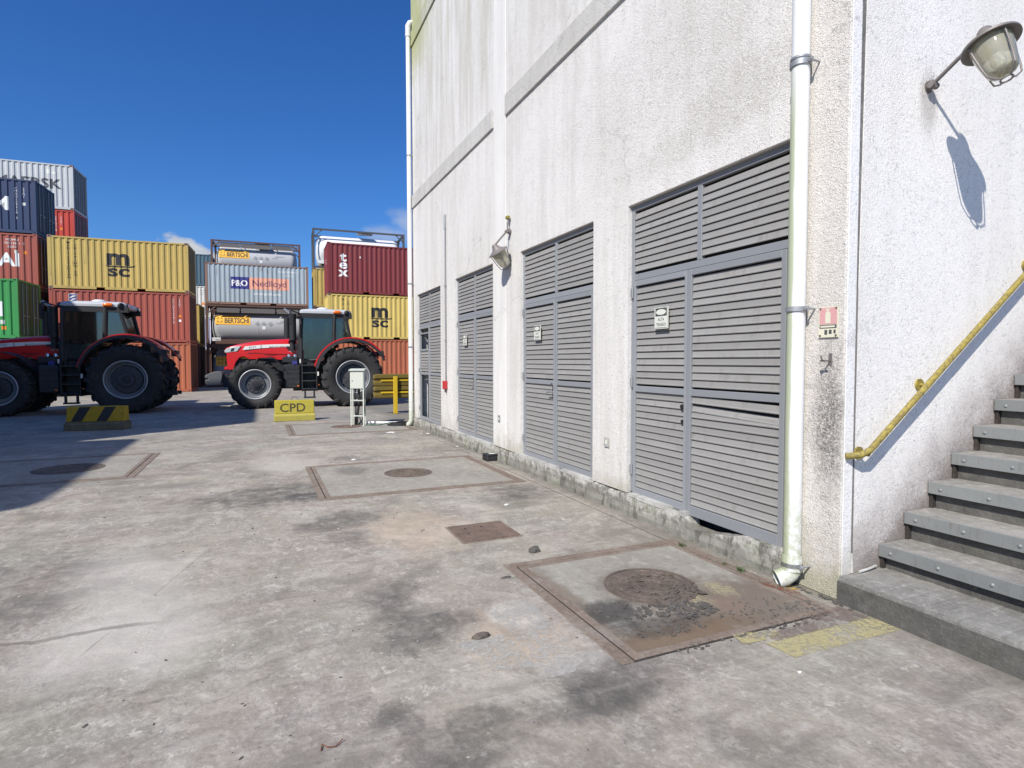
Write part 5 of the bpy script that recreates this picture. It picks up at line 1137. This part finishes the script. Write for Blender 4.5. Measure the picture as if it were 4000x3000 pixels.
def tractor(label, loc, rz):
    t = thing('tractor', label, 'tractor', (*loc, 0), rz, 'big red farm tractors parked side on')
    for s_ in (1, -1):
        wheel(t, 0, s_*.98, 1.08, .70, .585, .43, 20, 'rear_wheel', s_, True); wheel(t, 3.2, s_*.93, .86, .60, .50, .30, 19, 'front_wheel', s_)
    ch = MB(); ch.box(-.35, 2.0, -.32, .32, .55, 1.55); ch.box(2.0, 4.0, -.28, .28, .75, 1.7); ch.box(-.1, .1, -.8, .8, .85, 1.25); ch.box(3.05, 3.35, -.7, .7, .62, .95); ch.box(3.9, 4.25, -.2, .2, .7, 1.1); ch.cyl((3.2, -.75, .83), (3.2, .75, .83), .14, n=14)
    ch.box(1.2, 2.4, -.95, -.45, .6, 1.5)
    ch.build('chassis', M_['tractor_grey'], t, bevel=.01)
    lk = MB(); lk.box(-1.25, -.3, -.42, -.34, .5, .62); lk.box(-1.25, -.3, .34, .42, .5, .62); lk.cyl((-.3, .45, 1.4), (-1.0, .45, .95), .05, n=8); lk.cyl((-.3, -.45, 1.4), (-1.0, -.45, .95), .05, n=8); lk.box(-.75, -.3, -.3, .3, 1.0, 1.9); lk.cyl((-.5, .3, 1.2), (-.95, .38, .6), .035, n=8); lk.box(-.55, -.3, -.5, .5, 1.9, 2.2)
    lk.build('rear_linkage', M_['tractor_grey'], t)
    # bonnet
    secs = []
    for x, w_, zb, zt in ((1.86, .44, 1.86, 2.42), (2.4, .44, 1.86, 2.405), (3.0, .43, 1.88, 2.35), (3.4, .42, 1.90, 2.285), (3.75, .40, 1.90, 2.21), (4.0, .37, 1.90, 2.14), (4.14, .33, 1.90, 2.08), (4.20, .28, 1.92, 2.0)):
        q = []
        for yy, zz in ((-1, 0), (-1, .35), (-.985, .62), (-.90, .84), (-.68, .95), (-.3, .995), (.3, .995), (.68, .95), (.90, .84), (.985, .62), (1, .35), (1, 0)): q.append((x, yy*w_, zb+(zt-zb)*zz))
        secs.append(q)
    bo = MB().loft(secs).build('bonnet', M_['tractor_red'], t, smooth=True)
    sp = [(1.86, 1.93), (1.86, 1.80), (2.2, 1.80), (2.36, 1.66), (2.5, 1.66), (2.64, 1.74), (3.1, 1.72), (3.17, 1.67), (3.4, 1.68), (3.58, 1.78), (3.72, 1.74), (3.84, 1.58), (3.92, 1.33), (4.02, 1.31), (4.10, 1.42), (4.12, 1.7), (4.12, 1.93)]
    for s_ in (1, -1): MB().prism(sp, s_*.37, s_*.415, 'xz').build('side_panel', M_['tractor_red'], t, bevel=.008)
    bx(3.8, 4.08, -.37, .37, 1.42, 1.92).build('grille', M_['black_plastic'], t, bevel=.02); bx(3.94, 4.2, -.40, .40, 1.31, 1.42).build('front_lip', M_['tractor_red'], t, bevel=.02)
    gs = MB(); [gs.box(4.08, 4.10, -.35, .35, 1.46+k*.07, 1.49+k*.07) for k in range(6)]; gs.build('grille_bars', M_['tractor_grey'], t)
    for s_ in (1, -1):
        MB().prism([(3.66, 2.14), (3.80, 1.95), (4.16, 1.90), (4.19, 1.97), (4.1, 2.06)], s_*.40, s_*.425, 'xz').build('headlight', M_['lamp_clear'], t, bevel=.006)
        MB().prism([(3.86, 2.06), (3.90, 1.96), (4.0, 1.94), (3.96, 2.06)], s_*.42, s_*.43, 'xz').build('headlight_lens', M_['black_plastic'], t)
        MB().prism([(2.38, 1.86), (2.42, 1.98), (2.80, 1.95), (2.86, 1.84), (2.64, 1.79)], s_*.40, s_*.418, 'xz').build('side_vent', M_['tractor_darkred'], t)
    Mt = Matrix.Translation((0, .446, 0)) @ Matrix.Rotation(math.pi, 4, 'Z')
    def sl(items, k=.10, x0=-3.6):   # slope the lettering with the stripe
        out = []
        for vs, fs in items: out.append(([(x, z+(x-x0)*k*max(.35, 1-(x-x0)*.38)) for x, z in vs], fs))
        return out
    decal('white_stripe', [([(-3.62, 2.00), (-3.1, 2.055), (-2.6, 2.10), (-2.2, 2.125), (-1.87, 2.13), (-1.87, 2.21), (-2.2, 2.215), (-2.6, 2.205), (-3.1, 2.175), (-3.54, 2.125)], [tuple(range(10))])], M_['p_white'], t, M=Mt, eps=.002)
    decal('lettering', sl([T('8737', -3.42, 2.03, .10, 1.15, .003), T('S', -3.06, 2.02, .15, 1.1, .006)]), M_['p_grey'], t, M=Mt, eps=.005)
    decal('lettering', sl([T('MASSEY FERGUSON', -2.76, 2.05, .088, 1.0, .003)], .07, -3.3), M_['p_grey'], t, M=Mt, eps=.005)
    decal('lettering', [T('Dyna', -2.12, 1.95, .09, 1.0, .006)], M_['p_white'], t, M=Mt, eps=.003)
    wt = MB(); wt.prism([(4.25, 1.18), (4.32, 1.25), (4.5, 1.26), (4.80, 1.13), (4.80, 1.03), (4.70, 1.03), (4.70, .98), (4.80, .98), (4.79, .82), (4.72, .78), (4.36, .78), (4.3, .86)], -.42, .42, 'xz'); wt.build('front_weight', M_['weight_grey'], t, bevel=.02)
    bx(4.1, 4.3, -.25, .25, .85, 1.15).build('weight_carrier', M_['tractor_grey'], t)
    # cab
    w2 = .82; fr = MB()
    for s_ in (1, -1):
        fr.tube([(1.80, s_*.62, 1.45), (1.76, s_*.70, 2.2), (1.64, s_*.76, 3.28)], .05, 8); fr.tube([(.62, s_*w2, 2.2), (.58, s_*w2, 3.28)], .065, 8); fr.tube([(.02, s_*.76, 2.35), (.22, s_*.80, 3.28)], .055, 8)
        fr.tube([(1.80, s_*.64, 1.66), (1.2, s_*.82, 1.66), (.95, s_*.82, 1.80), (.62, s_*.82, 2.28), (.02, s_*.78, 2.42)], .035, 8)
        fr.box(-.02, 1.72, s_*.70, s_*.84, 3.13, 3.30); fr.box(1.62, 1.80, s_*.60, s_*.80, 1.40, 2.0); fr.tube([(1.72, s_*.80, 1.6), (1.70, s_*.80, 3.2)], .05, 8)
    fr.box(-.02, .06, -.8, .8, 2.3, 2.42); fr.box(1.72, 1.84, -.68, .68, 1.4, 2.25); fr.box(1.6, 1.7, -.76, .76, 3.2, 3.28); fr.box(.0, 1.8, -.72, .72, 1.4, 1.62)
    fr.build('cab_frame', M_['black_plastic'], t)
    for s_ in (1, -1):
        MB().prism([(1.72, 1.70), (1.22, 1.70), (.96, 1.83), (.64, 2.30), (.06, 2.42), (.20, 3.20), (1.62, 3.20)], s_*.79, s_*.795, 'xz').build('side_window', M_['cab_glass'], t)
    MB().add([(1.80, -.62, 2.25), (1.80, .62, 2.25), (1.66, .74, 3.2), (1.66, -.74, 3.2)], [(0, 1, 2, 3)]).build('windscreen', M_['cab_glass'], t)
    MB().add([(.03, -.74, 2.42), (.03, .74, 2.42), (.21, .76, 3.2), (.21, -.76, 3.2)], [(0, 1, 2, 3)]).build('rear_window', M_['cab_glass'], t)
    rs = []
    for z, e, k in ((3.27, .0, 0), (3.30, .05, 0), (3.37, .05, 0), (3.43, -.02, 0), (3.465, -.22, 0)):
        x0, x1, ww = .06-e*.6, 1.72+e, .82+e*.7; q = []
        for cx, cy, a0 in ((x1-.14, ww-.14, 0), (x0+.14, ww-.14, 90), (x0+.14, -ww+.14, 180), (x1-.14, -ww+.14, 270)):
            for j in range(4): a = R(a0+j*30); q.append((cx+.14*math.cos(a), cy+.14*math.sin(a), z))
        rs.append(q)
    MB().loft(rs).build('roof', M_['roof_light'], t, smooth=True)
    MB().lathe([(.0, .13), (.12, .125), (.19, .09), (.21, .03), (.21, 0)], (.95, 0, 3.45), n=24).build('satellite_dome', M_['tank_white'], t, smooth=True)
    rk = MB(); rk.box(.62, 1.3, -.3, .3, 3.455, 3.50); rk.build('roof_hatch', M_['roof_light'], t, bevel=.01)
    for s_ in (1, -1):
        for wp, wd, lp in (((1.80, s_*.70, 3.32), (1, 0, 0), (1.82, s_*.70, 3.32)), ((.02, s_*.66, 3.34), (-1, 0, .2), (.0, s_*.66, 3.343)), ((.14, s_*.86, 3.33), (-.6, s_*.6, -.1), None)):
            wl = MB().lathe([(0, .02), (.085, .015), (.095, -.04), (.06, -.12), (0, -.13)], wp, wd, 16).build('work_light', M_['black_plastic'], t, smooth=True)
            if lp: MB().cyl(lp, Vector(lp)+Vector(wd)*.008, .055, n=14).build('lens', M_['lamp_clear'], wl)
        MB().lathe([(0, -.13), (.05, -.12), (.062, -.06), (.062, .08), (.04, .12), (0, .125)], (.50, s_*.885, 3.35), (1, 0, 0), 14).build('indicator', M_['amber_lens'], t, smooth=True)
        # mirror
        mr_ = MB(); mr_.tube([(1.70, s_*.80, 3.24), (2.02, s_*1.15, 3.36), (2.06, s_*1.24, 3.3)], .022, 8); mr_.box(2.02, 2.08, s_*1.12, s_*1.36, 2.85, 3.31); mr_.build('mirror', M_['black_plastic'], t, bevel=.008)
        # rear mudguard
        secs = []; n_ = 20
        for i in range(n_+1):
            a = R(16+i*(150-16)/n_); r0 = 1.345+.05*math.sin(R(i*180/n_)); c_, s2 = math.cos(a), math.sin(a)
            secs.append([(r0*c_, s_*.58, 1.06+r0*s2), ((r0+.012)*c_, s_*1.10, 1.06+(r0+.012)*s2), ((r0-.03)*c_, s_*1.10, 1.06+(r0-.03)*s2), ((r0-.04)*c_, s_*.58, 1.06+(r0-.04)*s2)])
        MB().loft(secs).build('rear_mudguard', M_['tractor_red'], t, smooth=True)
        secs = []
        for i in range(n_+1):
            a = R(14+i*(153-14)/n_); r0 = 1.305+.05*math.sin(R(i*180/n_)); c_, s2 = math.cos(a), math.sin(a)
            secs.append([(r0*c_, s_*1.10, 1.06+r0*s2), ((r0-.02)*c_, s_*1.24, 1.06+(r0-.02)*s2), ((r0-.10)*c_, s_*1.25, 1.06+(r0-.10)*s2), ((r0-.07)*c_, s_*1.10, 1.06+(r0-.07)*s2)])
        MB().loft(secs).build('mudguard_edge', M_['black_plastic'], t, smooth=True)
        secs = []
        for i in range(11):
            a = R(78+i*(146-78)/10); r0 = 1.02; c_, s2 = math.cos(a), math.sin(a)
            secs.append([(3.2+r0*c_, s_*.68, .88+r0*s2), (3.2+r0*c_, s_*1.2, .88+r0*s2), (3.2+(r0-.02)*c_, s_*1.2, .88+(r0-.02)*s2), (3.2+(r0-.02)*c_, s_*.68, .88+(r0-.02)*s2)])
        MB().loft(secs).build('front_mudguard', M_['black_plastic'], t, smooth=True)
    tl = MB(); tl.box(-1.10, -.92, .6, 1.15, 1.78, 1.98); tl.box(-1.10, -.92, -1.15, -.6, 1.78, 1.98); tl.build('tail_light', M_['black_plastic'], t, bevel=.02)
    # exhaust and intake
    ex = MB(); ex.cyl((2.18, .56, 2.42), (2.18, .56, 3.12), .095, n=16); ex.cyl((1.99, .58, 2.35), (1.99, .58, 3.28), .125, n=16); ex.cyl((2.0, .50, 2.0), (2.0, .50, 2.42), .09, n=12); ex.box(1.86, 2.2, .44, .52, 2.07, 2.13)
    ex.build('exhaust_stack', M_['black_plastic'], t, smooth=True)
    MB().tube([(2.02, .56, 2.95), (2.02, .56, 3.16), (2.08, .56, 3.30), (2.22, .56, 3.40), (2.27, .56, 3.43)], .055, 12).build('tail_pipe', M_['galvanised'], t, smooth=True)
    # fuel tank, battery box and steps
    ft = MB(); ft.box(1.74, 2.30, .46, .98, .66, 1.50); ft.build('fuel_tank', M_['tractor_grey'], t, bevel=.05)
    rb = MB(); [rb.box(1.80, 2.22, .978, .992, z, z+.03) for z in (.82, 1.0, 1.18, 1.34)]; rb.build('tank_ribs', M_['black_plastic'], t)
    sp_ = MB(); sp_.box(1.68, 1.72, .6, 1.05, .55, 1.62); sp_.box(1.20, 1.24, .6, 1.05, .55, 1.5)
    for z in (.62, .90, 1.18, 1.44): sp_.box(1.24, 1.68, .66, 1.06, z, z+.045)
    sp_.box(1.28, 1.34, .95, 1.03, .34, .62); sp_.box(1.58, 1.64, .95, 1.03, .34, .62); sp_.box(1.26, 1.66, .92, 1.08, .32, .37); sp_.box(1.24, 1.68, .60, .66, .55, 1.5)
    sp_.build('steps', M_['tractor_grey'], t, bevel=.006)
    for x, z in ((1.84, .75), (1.16, .78)): bx(x-.03, x+.03, .985, 1.0, z-.02, z+.02).build('side_marker', M_['amber_lens'], t)
    bx(1.15, 1.20, 1.02, 1.05, 1.10, 1.24).build('white_tag', M_['p_white'], t); bx(1.74, 1.78, .985, 1.0, 1.55, 1.68).build('white_tag', M_['p_white'], t); bx(1.86, 2.02, .98, .99, 1.50, 1.62).build('blue_sticker', M_['p_navy'], t)
    for x in (2.12, 1.92): MB().lathe([(0, .03), (.05, .02), (.055, 0), (.02, -.03)], (x, .72, 1.80), (0, 1, .2), 12).build('chrome_cap', M_['chrome'], t, smooth=True)
    bx(1.84, 2.34, .44, .80, 1.56, 1.76).build('service_box', M_['tractor_grey'], t, bevel=.02)
    # inside the cab
    se = MB(); se.box(.5, .98, -.26, .26, 1.95, 2.10); se.box(.42, .55, -.24, .24, 2.1, 2.78); se.box(.40, .52, -.14, .14, 2.80, 2.98); se.box(.55, .9, .28, .36, 2.25, 2.32); se.box(.55, 1.0, -.42, -.30, 2.22, 2.34); se.box(.6, .9, -.2, .2, 1.62, 1.95); se.build('seat', M_['seat'], t, bevel=.02)
    st = MB(); st.tube([(1.28+.16*math.cos(a)*.55, .2*math.sin(a), 2.42+.16*math.cos(a)) for a in [2*math.pi*i/18 for i in range(19)]], .016, 7, caps=False); st.cyl((1.28, 0, 2.40), (1.55, 0, 2.0), .035, n=8); st.box(1.42, 1.7, -.3, .3, 1.9, 2.3); st.box(1.35, 1.40, -.62, -.36, 2.3, 2.55)
    st.build('steering_wheel', M_['seat'], t)
    return t
mat('tractor_darkred', **{'Base Color': (.28, .008, .01), 'Roughness': .4}); mat('amber_lens', **{'Base Color': (.75, .16, .01), 'Roughness': .2}); mat('weight_grey', m_paint((.11, .115, .12), dirt=.2, rough=.5))
t1 = tractor('red tractor in full sun on the right, silver-ringed wheels, orange beacon on the roof edge', (-22.35, 3.12), R(-92.8))
t2 = copy_tree(t1); t2.location = (-22.25, -3.70, 0); t2['label'] = 'red tractor in shadow on the left, its front cut off by the picture edge'
